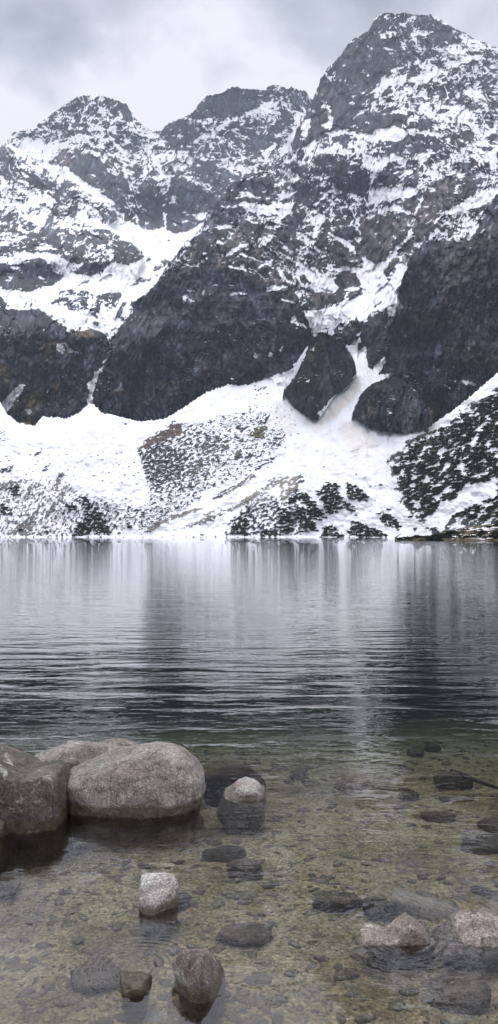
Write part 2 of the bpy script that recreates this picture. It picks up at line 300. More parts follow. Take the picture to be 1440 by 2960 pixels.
# local colour of bare rock / stained snow
TINT=np.zeros(GX.shape+(3,));TINT[:]=(.046,.055,.074)
OC=(.17,.12,.065);BR=(.105,.088,.088);VG=(.022,.028,.02);GR=(.085,.10,.085);TAN=(.25,.225,.19)
paint(TINT,[
 ('a',BR,'340,580 480,470 540,480 600,500 520,590 470,610 400,600',4),
 ('f',BR,'240,300 400,300 560,330 720,140 800,60 950,30 1100,30 1080,170 900,260 780,400 700,500 600,640 430,760 400,660 290,600',6),
 ('f',BR,'30,960 -150,960 -60,560 60,480 270,600 280,860',8),
 ('e',BR,'400,400 700,420 1000,560 1050,680 1000,960 850,900 600,760 450,700',12),
 ('e',(.12,.098,.085),'420,620 500,600 470,680 410,660',5),('e',GR,'240,500 380,470 330,560 230,640 180,600',8),('e',GR,'1040,370 1160,380 1150,410 1040,410',3),
 ('f',GR,'0,340 150,340 200,400 60,420',5),
 ('e',VG,'0,960 90,930 230,920 190,970 60,1010 0,1040',4),('e',VG,'410,700 480,660 500,700 440,740',4),
 ('p',(.060,.069,.090),'300,960 480,890 700,930 870,990 860,1080 700,1120 540,1180 440,1220 290,1190 240,1080',20),
 ('p',(.062,.070,.088),'-300,880 120,890 290,960 300,1100 200,1210 -300,1250',15),
 ('d',OC,'300,980 400,970 430,1040 350,1100 310,1110 330,1050',5),('d',OC,'520,885 640,870 700,910 690,940 560,930 520,900',3),('d',OC,'0,1130 100,1180 60,1253 0,1250',6),
 ('d',OC,'410,1020 500,1040 480,1062 430,1062',2),('l',OC,'60,640 110,600 240,580 300,520 330,540 230,620 150,700 90,700',5),
 ('l',OC,'100,725 180,720 180,765 100,750',3),('l',OC,'550,575 660,575 660,590 560,590',2),('l',(.2,.15,.09),'820,520 900,530 1000,488 960,515 900,540 830,535',2),
 ('p',(.065,.055,.06),'560,1050 780,1000 860,1060 700,1110 600,1120',12),
 ('p',(.095,.092,.095),'1250,720 1440,640 1740,560 1740,1100 1300,1080 1280,900',15),
 ('r',(.13,.13,.135),'1090,130 1150,140 1150,170 1090,180',3),('r',(.15,.15,.155),'1110,300 1150,300 1140,350 1110,340',3),('r',(.14,.14,.14),'1170,360 1253,340 1253,460 1180,420',4),
 ('r',(.12,.12,.12),'960,360 1060,340 1100,460 1000,470',6),
 ('r',(.056,.060,.076),'580,220 800,0 900,0 900,160 760,300 640,300',12),
 ('f',VG,'500,1100 700,990 870,960 880,1080 980,1120 880,1180 640,1180 520,1160',5),('f',VG,'850,740 930,650 1030,630 1020,690 900,720',3),('f',VG,'1080,600 1200,570 1210,585 1090,615',2),
 ('r',VG,'720,260 870,180 1000,200 1000,270 900,310 760,310',4),('r',VG,'190,560 240,450 330,300 400,270 440,310 380,400 380,540 320,600 240,600 180,580',4),
 ('r',(.075,.075,.083),'380,400 520,380 540,480 440,620 340,710 300,640 380,540',8),
 ('r',VG,'540,640 590,540 720,520 700,560 620,590 560,680',4),('r',VG,'650,500 690,430 720,440 700,480',2),
 ('r',(.055,.056,.068),'560,600 700,540 1100,560 1160,560 900,760 760,790 600,760 520,700',14),
 ('r',OC,'730,300 745,285 730,315',2),('r',OC,'980,528 1050,520 1050,535 990,535',2),('r',(.09,.08,.05),'900,640 980,620 960,700 900,720',5),
 ('r',OC,'540,270 550,170 530,200 480,220',2),('r',(.09,.075,.06),'600,640 640,640 620,720 590,690',5),('r',OC,'740,495 800,485 790,510 740,500',2),
 ('f',OC,'460,1170 520,1165 510,1195 470,1195',2),
 ('p',(.05,.05,.056),'-300,1240 1740,1240 1740,1600 -300,1600',4),
])
ATINT=np.zeros(GX.shape+(3,));ATINT[:]=(.045,.047,.055)
paint(ATINT,[
 ('g',(.10,.07,.055),'50,575 100,500 260,430 290,380 420,370 440,420 270,510 120,560',3),('g',(.10,.09,.045),'900,490 920,410 1030,395 1000,500',3),
 ('g',(.09,.08,.06),'780,640 800,580 850,590 830,640',3),('g',(.09,.088,.08),'480,560 600,480 740,490 860,480 850,540 650,640 560,770 400,770',8),
 ('g',TAN,'90,1190 240,1100 400,1040 700,930 800,830 960,740 960,800 1000,880 900,970 740,1040 400,1180',6),('g',TAN,'1090,790 1250,740 1250,820 1150,1000 1110,960',5),
 ('g',TAN,'1020,820 1100,765 1070,812',2),
 ('l',(.15,.14,.13),'-300,1040 340,980 360,1100 200,1310 -300,1310',8),('r',TAN,'0,1100 160,1010 260,1000 220,1080 0,1150',5),
 ('r',(.04,.042,.032),'760,870 890,780 1000,760 1253,700 1740,500 1740,1300 800,1180 740,1000',12),('r',(.10,.09,.075),'760,870 890,780 1000,770 940,880 820,940',6),
 ('r',(.09,.06,.05),'1150,700 1253,650 1253,760 1170,760',5)])
STAIN=np.zeros(GX.shape)
paint(STAIN,[('r',.8,'545,480 560,560 520,620 440,700 380,740 330,770 400,680 470,610 530,540',4),('r',.55,'400,740 330,800 270,900 200,930 260,840 340,760',6),
 ('r',.75,'400,770 440,780 380,790',2),('r',.6,'480,720 560,760 680,860 560,860 530,900 470,830 440,780',6),('r',.4,'200,700 260,760 180,840 140,700',8),('r',.3,'250,900 700,900 720,1010 400,1000',15),
 ('l',.45,'430,740 560,790 640,870 560,870 480,850 400,880 330,870 420,820',8),('l',.3,'330,870 640,880 700,1000 380,980',12),('l',.2,'150,900 300,860 300,930 200,940',8),
 ('g',.4,'1070,230 1140,220 1130,400 1040,440',6),('d',.25,'1050,300 1200,300 1180,420 900,500',15)])

PN=[  # clusters: zone, outline, spacing in px, radius in px, label
 ('r','340,1075 390,1045 440,1040 465,1100 460,1180 400,1195 370,1130',9,7.5,'dark dwarf pine in the broad clump above the middle of the far shore'),
 ('r','190,1130 240,1095 290,1090 350,1160 400,1215 330,1225 290,1150 250,1120 210,1140',9,7,'dark dwarf pine in the curved row rising right of the debris strips'),
 ('r','145,1170 210,1155 225,1290 165,1290',9,7,'dark dwarf pine in the upright clump standing behind the far shore'),
 ('r','240,1150 310,1170 345,1275 265,1285 230,1190',9,7,'dark dwarf pine in the clump sloping to the water in the shore centre'),
 ('r','370,1265 430,1250 470,1305 370,1305',9,7,'dark dwarf pine in the low clump touching the far shore line'),
 ('r','490,1040 540,1050 600,1110 590,1130 500,1120',9,7,'dark dwarf pine in the small clump on the right edge of the snow fan'),
 ('r','465,1120 520,1150 540,1200 480,1160',9,6.5,'dark dwarf pine in the thin strip below the small upper clump'),
 ('r','530,1225 600,1250 700,1300 690,1312 560,1310 500,1300',8.5,7,'dark dwarf pine in the long clump along the shore before the right slope'),
 ('r','650,1190 700,1190 770,1250 760,1275 680,1245',9,6.5,'dark dwarf pine in the diagonal clump left of the lone boulder'),
 ('r','60,1280 130,1270 160,1305 70,1308',9,6,'dark dwarf pine in the shoreline clump under the debris strips'),
 ('l','405,1100 430,1105 462,1165 430,1180',8,6,'dark dwarf pine in the small arc over the left shore'),
 ('l','360,1300 420,1220 490,1145 515,1190 450,1300',9,7,'dark dwarf pine in the large slanting clump on the left shore'),
 ('l','490,1215 540,1225 560,1300 480,1295',9,6.5,'dark dwarf pine in the clump right of the large slanting one'),
 ('l','50,1050 105,1050 95,1105 60,1095',9,6.5,'dark dwarf pine in the clump high among the left gullies'),
 ('l','0,1130 45,1150 60,1200 0,1190',10,6,'dark dwarf pine at the far left below the cliffs'),
 ('l','335,1140 385,1150 385,1175 345,1170',9,6,'dark dwarf pine in the short row between left gullies and slanting clump'),
 ('l','1180,1220 1253,1160 1253,1300 1170,1295',9,6,'dark dwarf pine in the open clump left of the upright shore clump')]
for z_,s_,a_,b_,c_ in PN:
    paint(ACOV,[(z_,.3,s_,3)]);paint(ATINT,[(z_,(.028,.03,.02),s_,4)])

def samp(M,X,Y):
    x=np.clip(X-MX0,0,MX1-MX0-2);y=np.clip(Y-MY0,0,MY1-MY0-2)
    xi=x.astype(int);yi=y.astype(int);fx=x-xi;fy=y-yi
    if M.ndim==3:fx=fx[...,None];fy=fy[...,None]
    return (M[yi,xi]*(1-fx)+M[yi,xi+1]*fx)*(1-fy)+(M[yi+1,xi]*(1-fx)+M[yi+1,xi+1]*fx)*fy

# ------------------------------------------------------------------ objects
def tag(o,label=None,cat=None,group=None,kind=None):
    if label:o['label']=label
    if cat:o['category']=cat
    if group:o['group']=group
    if kind:o['kind']=kind
    return o
def mesh_np(name,co,faces,mat,smooth=True,attrs=None,parent=None,loc=None):
    me=bpy.data.meshes.new(name);co=np.asarray(co,np.float32);faces=np.asarray(faces,np.int32)
    k=faces.shape[1]
    me.vertices.add(len(co));me.vertices.foreach_set('co',co.ravel())
    me.loops.add(faces.size);me.loops.foreach_set('vertex_index',faces.ravel())
    me.polygons.add(len(faces));me.polygons.foreach_set('loop_start',np.arange(0,faces.size,k,dtype=np.int32))
    me.polygons.foreach_set('loop_total',np.full(len(faces),k,np.int32))
    me.update(calc_edges=True)
    me.polygons.foreach_set('use_smooth',np.full(len(faces),smooth))
    for n,(typ,dat) in (attrs or {}).items():
        a=me.attributes.new(n,typ,'POINT')
        if typ=='FLOAT':a.data.foreach_set('value',np.asarray(dat,np.float32).ravel())
        else:
            d=np.concatenate([np.asarray(dat,np.float32).reshape(-1,3),np.ones((len(co),1),np.float32)],1);a.data.foreach_set('color',d.ravel())
    me.materials.append(mat)
    o=bpy.data.objects.new(name,me);C.objects.link(o)
    if parent:o.parent=parent
    if loc is not None:o.location=loc
    return o
def gridfaces(r,c):
    i=np.arange(r-1)[:,None]*c+np.arange(c-1)[None,:]
    return np.stack([i,i+1,i+c+1,i+c],-1).reshape(-1,4)

class NT:
    def __init__(s,name):
        s.m=bpy.data.materials.new(name);s.m.use_nodes=True;s.t=s.m.node_tree;s.t.nodes.clear()
        s.out=s.n('ShaderNodeOutputMaterial')
    def n(s,typ,ins=None,**kw):
        nd=s.t.nodes.new(typ)
        for k,v in kw.items():setattr(nd,k,v)
        for k,v in (ins or {}).items():
            if isinstance(v,bpy.types.NodeSocket):s.t.links.new(v,nd.inputs[k])
            else:nd.inputs[k].default_value=v
        return nd
    def link(s,a,b):s.t.links.new(a,b)
    def math(s,op,a,b=0.0,c=None):
        d={0:a,1:b}
        if c is not None:d[2]=c
        return s.n('ShaderNodeMath',d,operation=op).outputs[0]
    def ramp(s,f,stops):
        r=s.n('ShaderNodeValToRGB',{0:f});e=r.color_ramp.elements
        while len(e)<len(stops):e.new(.5)
        for i,(p,c) in enumerate(stops):
            e[i].position=p;e[i].color=(c,c,c,1) if not hasattr(c,'__len__') else (*c,1)
        return r.outputs[0]
    def mix(s,f,a,b,bt='MIX'):
        m=s.n('ShaderNodeMix',data_type='RGBA',blend_type=bt)
        for i,v in ((0,f),(6,a),(7,b)):
            if isinstance(v,bpy.types.NodeSocket):s.t.links.new(v,m.inputs[i])
            else:m.inputs[i].default_value=(*v,1) if hasattr(v,'__len__') and len(v)==3 else v
        return m.outputs[2]

def mountain_mat():
    t=NT('mountain_ground')
    tc=t.n('ShaderNodeNewGeometry').outputs['Position']
    sn=t.n('ShaderNodeAttribute',attribute_name='snow').outputs['Fac'];rk=t.n('ShaderNodeAttribute',attribute_name='rock').outputs['Color']
    sc=t.n('ShaderNodeAttribute',attribute_name='snowcol').outputs['Color']
    n1=t.n('ShaderNodeTexNoise',{'Vector':tc,'Scale':.35,'Detail':5,'Roughness':.65}).outputs[0]
    rk2=t.mix(1.0,rk,t.ramp(n1,[(.3,.6),(.7,1.4)]),'MULTIPLY')
    f=t.math('ADD',sn,t.math('MULTIPLY',t.math('SUBTRACT',n1,.5),.9))
    fac=t.ramp(f,[(.42,0.0),(.58,1.0)])
    col=t.mix(fac,rk2,sc)
    b=t.n('ShaderNodeBump',{'Height':n1,'Strength':.5,'Distance':1.5})
    p=t.n('ShaderNodeBsdfPrincipled',{'Base Color':col,'Roughness':.85,'Normal':b.outputs[0],'Specular IOR Level':.2})
    t.link(p.outputs[0],t.out.inputs[0]);return t.m
MTN=mountain_mat()

def layer(name,x0,x1,top,bot,Df,step=2.4,apron=False,jag=3.0,rel=1.0,seed=0,back=True):
    nx=int((x1-x0)/step)+1;xs=np.linspace(x0,x1,nx)
    T=np.interp(xs,[p[0] for p in top],[p[1] for p in top]);B=np.interp(xs,[p[0] for p in bot],[p[1] for p in bot])
    if jag: T=T+jag*(fbm(xs/9,xs*0+seed,4,seed,.6)*1.6-np.maximum(0,perlin(xs/5.0,xs*0+3.3,seed+5))*1.6)
    if step==2:B=B+2.2*fbm(xs/8,xs*0+seed*3.1,4,seed+60,.6)
    B=np.maximum(B,T+2)
    ny=int((B-T).max()/step)+2;s=np.linspace(0,1,ny)[:,None]
    Y=B[None,:]+(T-B)[None,:]*s;X=np.repeat(xs[None,:],ny,0)
    # warped lookup so that the edges of snow and rock are ragged
    w=fbm(X/30,Y/22,5,3,.6);w2=fbm(X/26+9,Y/20,5,8,.6)
    XW=X+w*(11 if apron else 7.5);YW=Y+w2*(8 if apron else 5.5)
    cm=ACOV if apron else COV
    cov=samp(cm,XW,YW)
    if not apron: cov=np.where(cov<.6,cov*(.60+.52*cov),cov)
    D=Df(X,Y)
    base=D.copy()
    # relief, larger than the snow texture first
    if apron:
        D=D+rel*(9*fbm(X/70,Y/50,4,21)+3*fbm(X/18,Y/14,4,22))
        ang=np.where(X<330,-.95,np.where(X>1130,-.5,-.42))
    else:
        vert=ridged(X/60+.4*fbm(X/50,Y/60,3,31),Y/170,5,32+seed,.55)
        qx=X+9*fbm(X/30,Y/30,3,39);qy=Y+9*fbm(X/30,Y/30,3,40)
        c1=cells((qx+qy*.25)/38,(qy-qx*.3)/62,41+seed);c2=cells((qx-qy*.2)/15,(qy+qx*.15)/26,42+seed)
        D=D+rel*(16*(c1[0]-.5)+34*(c1[0]*5%1-.5)*c1[1]+14*(c1[0]*9%1-.5)*c1[2]+6*(c2[0]-.5)+13*(c2[0]*5%1-.5)*c2[1])
        D=D+rel*(34*fbm(X/150,Y/130,4,33+seed)-14*vert-9*ridged(X/34,Y/40,5,35+seed,.6)-13*ridged(X/17+.5*fbm(X/40,Y/40,2,38),Y/75,4,37+seed,.6))
        ang=.5*fbm(X/260,Y/240,2,50)
    wx=X+5*fbm(X/40,Y/40,3,60);wy=Y+6*fbm(X/40,Y/40,3,61)
    def bed_noise(a,sx,sy,sd):
        c,q=math.cos(a),math.sin(a);p_,q_=(wx*c+wy*q)/sx,(wy*c-wx*q)/sy;f_=fbm(p_,q_,6,sd,.6)
        return f_ if apron else .45*f_+.42*(ridged(p_*.8+5,q_*.8,5,sd+40,.62)-.35)
    if apron:
        wl_,wr_=sstep(400,300,X),sstep(1090,1150,X)
        N1=bed_noise(-.95,13,6,70)*wl_+bed_noise(-.42,13,6.5,71)*(1-wl_)*(1-wr_)+bed_noise(-.5,34,15,72)*wr_
    else:
        m1=sstep(-.15,.2,fbm(X/200,Y/160,2,51));m2=sstep(-.15,.2,fbm(X/180,Y/170,2,52))
        N1=bed_noise(-.5,30,12,73)*m1*(1-m2)+bed_noise(.5,30,12,74)*m2*(1-m1)+bed_noise(.05,36,11,76)*(1-m1*(1-m2)-m2*(1-m1))
        N1=N1+.22*ridged(X/60+.3*N1,Y/46,3,77)+.16*fbm(X/7,Y/4,4,78,.7)
    N2=fbm(X/9,Y/5,4,75,.6)
    # flatness of the ground as built
    Z=H+(HY-Y)/F*D
    fl=np.gradient(D,axis=0)/np.maximum(np.hypot(np.gradient(D,axis=0),np.gradient(Z,axis=0)),1e-3)
    if apron: U=cdf(-N1-.3*N2)
    else: U=cdf(-N1*1.5-.28*N2-.55*(fl-fl.mean())/max(fl.std(),1e-3)*.35)
    snow=np.clip(.5+(cov-U)/.10,0,1)
    snow=np.where(cov>.965,1,snow);snow=np.where(cov<.02,0,snow)
    if not apron:
        def fall(a,sd):
            c,q=math.cos(a),math.sin(a);return ridged((wx*c+wy*q)/26+.35*fbm(X/40,Y/40,3,sd+9),(wy*c-wx*q)/150,4,sd,.5)
        gu=np.maximum(sstep(.74,.84,fall(-.55,110)),sstep(.76,.86,fall(.6,120)));rb=sstep(.72,.84,fall(.25,130))
        mid=sstep(.04,.14,cov)*sstep(.965,.9,cov)
        snow=np.clip(snow+gu*mid*sstep(.05,.3,cov),0,1)*(1-.9*rb*mid*(1-gu))
        ld=sstep(.80,.86,ridged(X/70+.2*w,Y/15+.5*fbm(X/60,Y/60,2,101),4,100,.5))*sstep(.1,.3,fbm(X/90,Y/70,3,102))
        snow=np.where(cov<.02,ld,snow)
    if apron:
        rk=samp(ATINT,XW,YW)
        D=D-rel*1.2*(1-snow)
    else:
        rk=samp(TINT,X+w*25,Y+w2*20)
        D=D-rel*3.0*(1-snow)
    st=.75*fbm(X/3.4+fbm(X/20,Y/30,2,80)*5,Y/13,4,81,.65)+.5*fbm(X/9,Y/6,3,82,.6);bl=fbm(X/40,Y/55,5,83,.6);cr=np.maximum(ridged(X/20+.5*bl,Y/70,4,85,.6),ridged((X+Y*.9)/30,(Y-X*.5)/90,4,86,.6)-.03)
    k=np.clip(.9+1.9*st+1.5*bl,.15,3.4)*(1-.65*sstep(.42,.7,cr))
    if apron:k=np.clip(1+.7*fbm(X/6,Y/5,3,87),.4,1.8)
    else:k=k*(.45+1.15*c1[0])*(.6+.85*c2[0])*(1-.55*sstep(.10,.0,c1[3]))*(1-.35*sstep(.12,.0,c2[3]))
    rk=rk*k[...,None]
    if not apron:
        warm=sstep(.1,.45,fbm(X/28,Y/22,4,90,.6))[...,None]
        rk=rk*(1-.5*warm)+rk*np.array([1.25,1.02,.88])*.5*warm
    if not apron:
        oc_=(sstep(.30,.48,fbm(X/26,Y/7,5,95,.6))*sstep(0,.3,fbm(X/150,Y/120,3,96))*.75)[...,None]
        rk=rk*(1-oc_)+np.array([.12,.088,.05])*oc_
        wh=(sstep(.34,.55,fbm(X/7,Y/60,5,97,.55))*sstep(-.05,.25,fbm(X/120,Y/90,2,98))*.55)[...,None]
        rk=rk*(1-wh)+np.array([.17,.17,.18])*wh
    stn=samp(STAIN,XW,YW)*(.75+.5*fbm((X+Y)/26,(X-Y)/7,4,91))
    if not apron:stn=stn*.6
    dirt=.85-.07*np.clip(fbm(X/40,Y/40,4,93)*1.6,0,1)-.06*np.clip(fbm((X-Y*(.25 if apron else 0))/5,Y/60,4,94)*2,0,1)
    sc=np.stack([dirt,dirt*1.0,dirt*1.015],-1)
    sc=sc*(1-np.clip(stn,0,1)[...,None])+np.array([.66,.57,.48])*np.clip(stn,0,1)[...,None]
    PX=(X-CX)/F*D;PZ=H+(HY-Y)/F*D
    P=np.stack([PX,D,PZ],-1)
    if apron: P[0,:,2]=-1.5
    if back:
        rows=[];tp=P[-1]
        for i in range(1,9):
            q=tp.copy();q[:,1]+=i*i*5;q[:,2]-=i*i*5-2*np.abs(fbm(xs/12,xs*0+i,3,99));rows.append(q)
        P=np.concatenate([P,np.array(rows)],0);e=lambda a:np.concatenate([a,np.repeat(a[-1:],8,0)],0)
        snow,rk,sc=e(snow),e(rk),e(sc)
    o=mesh_np(name,P.reshape(-1,3),gridfaces(P.shape[0],nx),MTN,True,{'snow':('FLOAT',snow),'rock':('FLOAT_COLOR',rk),'snowcol':('FLOAT_COLOR',sc)})
    o['kind']='structure'
    return dict(o=o,xs=xs,T=T,B=B,D=D,ny=ny,snow=snow)
def ip(y,pts):
    t=np.arange(-200,1800.);d=np.interp(t,[p[0] for p in pts],[p[1] for p in pts])
    for w_ in (61,61):
        k=np.ones(w_)/w_;d=np.convolve(np.pad(d,w_//2,mode='edge'),k,'valid')
    return np.interp(y,t,d)

# far ridges
LTOP=[(-300,330),(-200,300),(-120,350),(-60,400),(8,421),(24,404),(40,382),(72,378),(100,374),(108,360),(140,340),(152,326),(176,312),(207,290),(227,279),(255,277),(295,278),(331,288),(365,300),(377,320),(387,338),(399,350),(423,370),(443,378),(469,378),(479,362),(520,344),(556,326),(572,306),(598,278),(640,270),(676,250),(700,257),(740,258),(768,262),(775,250),(799,245),(817,250),(829,258),(843,252),(867,262),(879,260),(890,275),(897,288),(930,300),(1000,330)]
def DL(X,Y):
    d=ip(Y,[(240,3000),(420,2760),(560,2450),(650,2250),(700,1950),(760,1620),(880,1180),(960,1050),(1240,985)])
    # hanging valley between the walls
    d=d+160*np.exp(-((X-470)/130.)**2-((Y-640)/70.)**2)
    sp=samp(SPUR,X,Y);return d-330*sp*sstep(830,690,Y)
SPUR=np.zeros(GX.shape);paint(SPUR,[('a',1,'-700,460 60,460 130,500 170,560 330,660 440,720 480,700 620,770 680,850 800,880 850,990 790,1030 900,1110 1000,1200 1050,1320 900,1600 -700,1600',5)])
layer('mountain_ridge',-300,1000,LTOP,[(-300,1240),(330,1240),(420,1000),(620,800),(1000,560)],DL,seed=1,jag=3.5)
MTOP=[(225,1225),(240,1160),(262,1080),(290,1030),(317,987),(339,943),(359,911),(383,879),(423,849),(443,831),(471,788),(488,759),(500,744),(522,723),(556,690),(578,668),(588,638),(608,606),(636,580),(650,564),(658,540),(687,521),(719,513),(743,495),(775,477),(815,459),(835,435),(843,400),(860,360),(885,320),(902,292),(921,249),(926,230),(941,206),(960,184),(984,163),(1005,129),(1024,110),(1036,109),(1067,86),(1075,72),(1082,57),(1099,42),(1122,36),(1146,41),(1170,36),(1194,43),(1247,44),(1280,60),(1309,81),(1347,96),(1371,115),(1395,120),(1419,134),(1438,139),(1520,190),(1600,210),(1740,300)]
def DM(X,Y):
    d=ip(Y,[(36,2250),(300,1880),(440,1620),(700,1260),(850,1120),(1000,1060),(1250,1010)])
    d=d+150*np.exp(-((X-1040)/130.)**2)*sstep(940,800,Y)*sstep(420,640,Y)      # the central couloir
    d=d+50*np.exp(-((X-900)/40.)**2)*sstep(950,1050,Y)
    return d+90*np.clip((620-X)/400,0,1)*sstep(1300,800,Y)
layer('mountain_peak',225,1740,MTOP,[(225,1240),(870,1240),(1050,1250),(1200,1000),(1440,760),(1740,700)],DM,seed=2,jag=3.0)
RTOP=[(1019,1190),(1030,1110),(1036,972),(1045,950),(1050,931),(1080,899),(1115,891),(1150,882),(1150,860),(1163,803),(1179,755),(1200,725),(1227,690),(1245,650),(1262,632),(1275,622),(1290,610),(1310,598),(1340,582),(1360,575),(1400,552),(1440,531),(1600,450),(1740,380)]
def DR(X,Y):
    d=ip(Y,[(400,1250),(600,1080),(720,985),(900,950),(1250,900)]);d=d-np.clip((X-1100)/500,0,1.2)*150
    mx=sstep(1035,1120,X);d=(DM(X,Y)-22)*(1-mx)+d*mx
    return d+40*np.exp(-((X-1290)/60.)**2)*sstep(820,640,Y)
layer('cliff',1019,1740,RTOP,[(1019,1262),(1230,1290),(1740,1180)],DR,seed=3,jag=2.0,rel=.8)
def DA(X,Y):
    D0=np.interp(X,[-300,300,950,1130,1300,1440,1740],[690,700,685,620,500,430,330])
    s=np.interp(X,[-300,950,1200,1740],[.64,.66,.72,.8])
    v=(HY-Y)/F
    d=s*D0/(s-np.minimum(v,s-.2));d=np.where(Y>HY,D0*(1+(HY-Y)*.002),d)
    d=d-26*np.exp(-((X-265-(Y-1170)*.1)/(40+(Y-1150)*.35).clip(20))**2)*sstep(1560,1400,Y)
    d=d-30*np.exp(-((X-960)/(60+(Y-1150)*.25).clip(30))**2)*sstep(1560,1400,Y)*sstep(1060,1200,Y)
    return np.minimum(d,np.interp(Y,[900,1000,1100,1250,1300],[1040,1036,1020,1040,1500]))
BTOP=[(817,1150),(820,1132),(826,1108),(840,1096),(852,1088),(856,1062),(862,1050),(875,1030),(889,1010),(896,990),(910,972),(930,958),(950,950),(973,949),(985,965),(1001,1001),(1015,1020),(1024,1041),(1030,1070),(1032,1074)]
BBOT=[(817,1152),(822,1138),(846,1175),(898,1214),(921,1213),(967,1147),(1007,1118),(1030,1082),(1032,1076)]
def DB(X,Y):
    yb=np.interp(X,[p[0] for p in BBOT],[p[1] for p in BBOT]);k=np.exp(-((X-925)/70.)**2);return DA(X,yb)-4-18*sstep(0,60,yb-Y)+.15*(yb-Y)
layer('rock_buttress',817,1032,BTOP,BBOT,DB,step=2,seed=4,jag=2.5,rel=.35)
OTOP=[(1017,1202),(1022,1185),(1034,1158),(1044,1139),(1062,1120),(1080,1108),(1098,1099),(1134,1090),(1160,1096),(1200,1130),(1250,1190)]
OBOT=[(1017,1204),(1040,1222),(1065,1238),(1120,1250),(1168,1256),(1210,1247),(1250,1230)]
def DO(X,Y):
    yb=np.interp(X,[p[0] for p in OBOT],[p[1] for p in OBOT]);return DA(X,yb)-4-16*sstep(0,50,yb-Y)+.25*(yb-Y)
layer('rock_outcrop',1017,1250,OTOP,OBOT,DO,step=2,seed=6,jag=2.,rel=.4)
abot=[(-300,1553),(1000,1553.4),(1150,1554.5),(1300,1556),(1740,1560)]
AL=layer('snow_slope',-300,1740,ATOP,abot,DA,step=2.2,apron=True,jag=3.6,seed=5)
def bare(px,py):
    i0=int((px+300)/2040*(len(AL['xs'])-1));T,B=AL['T'][i0],AL['B'][i0]
    return AL['snow'][int(np.clip((B-py)/(B-T),0,1)*(AL['ny']-1)),i0]<.5
def on_apron(px,py):
    i=(px+300)/2040*(len(AL['xs'])-1);i0=int(i);T,B=AL['T'][i0],AL['B'][i0]
    j=int(np.clip((B-py)/(B-T),0,1)*(AL['ny']-1));D=AL['D'][j,i0]
    return Vector(((px-CX)/F*D,D,H+(HY-py)/F*D))
from mathutils import Vector,Matrix

# ------------------------------------------------------------------ plants and stones on the far slopes
def simple(name,col,var=.5,scale=1.0,rough=.9):
    t=NT(name);g=t.n('ShaderNodeNewGeometry').outputs['Position']
    n=t.n('ShaderNodeTexNoise',{'Vector':g,'Scale':scale,'Detail':4,'Roughness':.6}).outputs[0]
    c=t.mix(1.0,(*col,1),t.ramp(n,[(.3,1-var),(.7,1+var)]),'MULTIPLY')
    p=t.n('ShaderNodeBsdfPrincipled',{'Base Color':c,'Roughness':rough,'Specular IOR Level':.2})
    t.link(p.outputs[0],t.out.inputs[0]);return t.m
PINE=simple('pine_needles',(.022,.030,.018),.5,.9);TWIG=simple('bare_twigs',(.10,.08,.065),.3,2);STONE=simple('scree_stone',(.062,.064,.075),.45,.5);GRASS=simple('dry_grass',(.13,.10,.055),.5,1.5);BARK=simple('bark',(.06,.045,.035))
def leafball(n,rx,ry,rz,size,rng,lobes=5):
    v=[];f=[]
    cs=[(rng.uniform(-.6,.6)*rx,rng.uniform(-.6,.6)*ry,rng.uniform(.2,.55)*rz) for _ in range(lobes)]
    for i in range(n):
        c=rng.choice(cs);a=rng.uniform(0,6.283);u=rng.uniform(-.25,1);r=rng.uniform(.6,1)
        q=math.sqrt(max(0,1-u*u));p=np.array([c[0]+q*math.cos(a)*rx*.45*r,c[1]+q*math.sin(a)*ry*.45*r,max(.0,c[2]+u*rz*.5*r)])
        d=np.array([math.cos(a)*q,math.sin(a)*q,.9+u*.3]);d/=np.linalg.norm(d)
        s=np.cross(d,[rng.uniform(-1,1) for _ in range(3)]);s/=np.linalg.norm(s)+1e-6
        l=size*rng.uniform(.6,1.3);k=len(v)
        v+=[p-s*l*.45,p+s*l*.45,p+d*l];f.append((k,k+1,k+2))
    return np.array(v),f
rng=random.Random(3)
pineme=[]
for i in range(6):
    v,f=leafball(260,1,1,.75,.30,rng,rng.randint(4,7))
    o=mesh_np('dwarf_pine',v,f,PINE,False);pineme.append(o.data);bpy.data.objects.remove(o)
def inst(name,me,loc,rz,sc,label,cat,group):
    o=bpy.data.objects.new(name,me);C.objects.link(o);o.location=loc;o.rotation_euler=(0,0,rz);o.scale=sc
    tag(o,label,cat,group);return o
def scatter(poly,spacing,rng,keep=1.0,noise=None):
    xs=[p[0] for p in poly];ys=[p[1] for p in poly];out=[]
    def ins(x,y):
        c=False
        for i in range(len(poly)):
            xa,ya=poly[i];xb,yb=poly[i-1]
            if (ya>y)!=(yb>y) and x<(xb-xa)*(y-ya)/(yb-ya)+xa:c=not c
        return c
    for _ in range(int((max(xs)-min(xs))*(max(ys)-min(ys))/spacing**2*6)+30):
        x=rng.uniform(min(xs),max(xs));y=rng.uniform(min(ys),max(ys))
        if rng.random()>keep or not ins(x,y):continue
        if noise is not None and not noise(x,y):continue
        if all((x-a)**2+((y-b)*1.1)**2>spacing**2 for a,b in out):out.append((x,y))
    return out
PN_ALL=[]

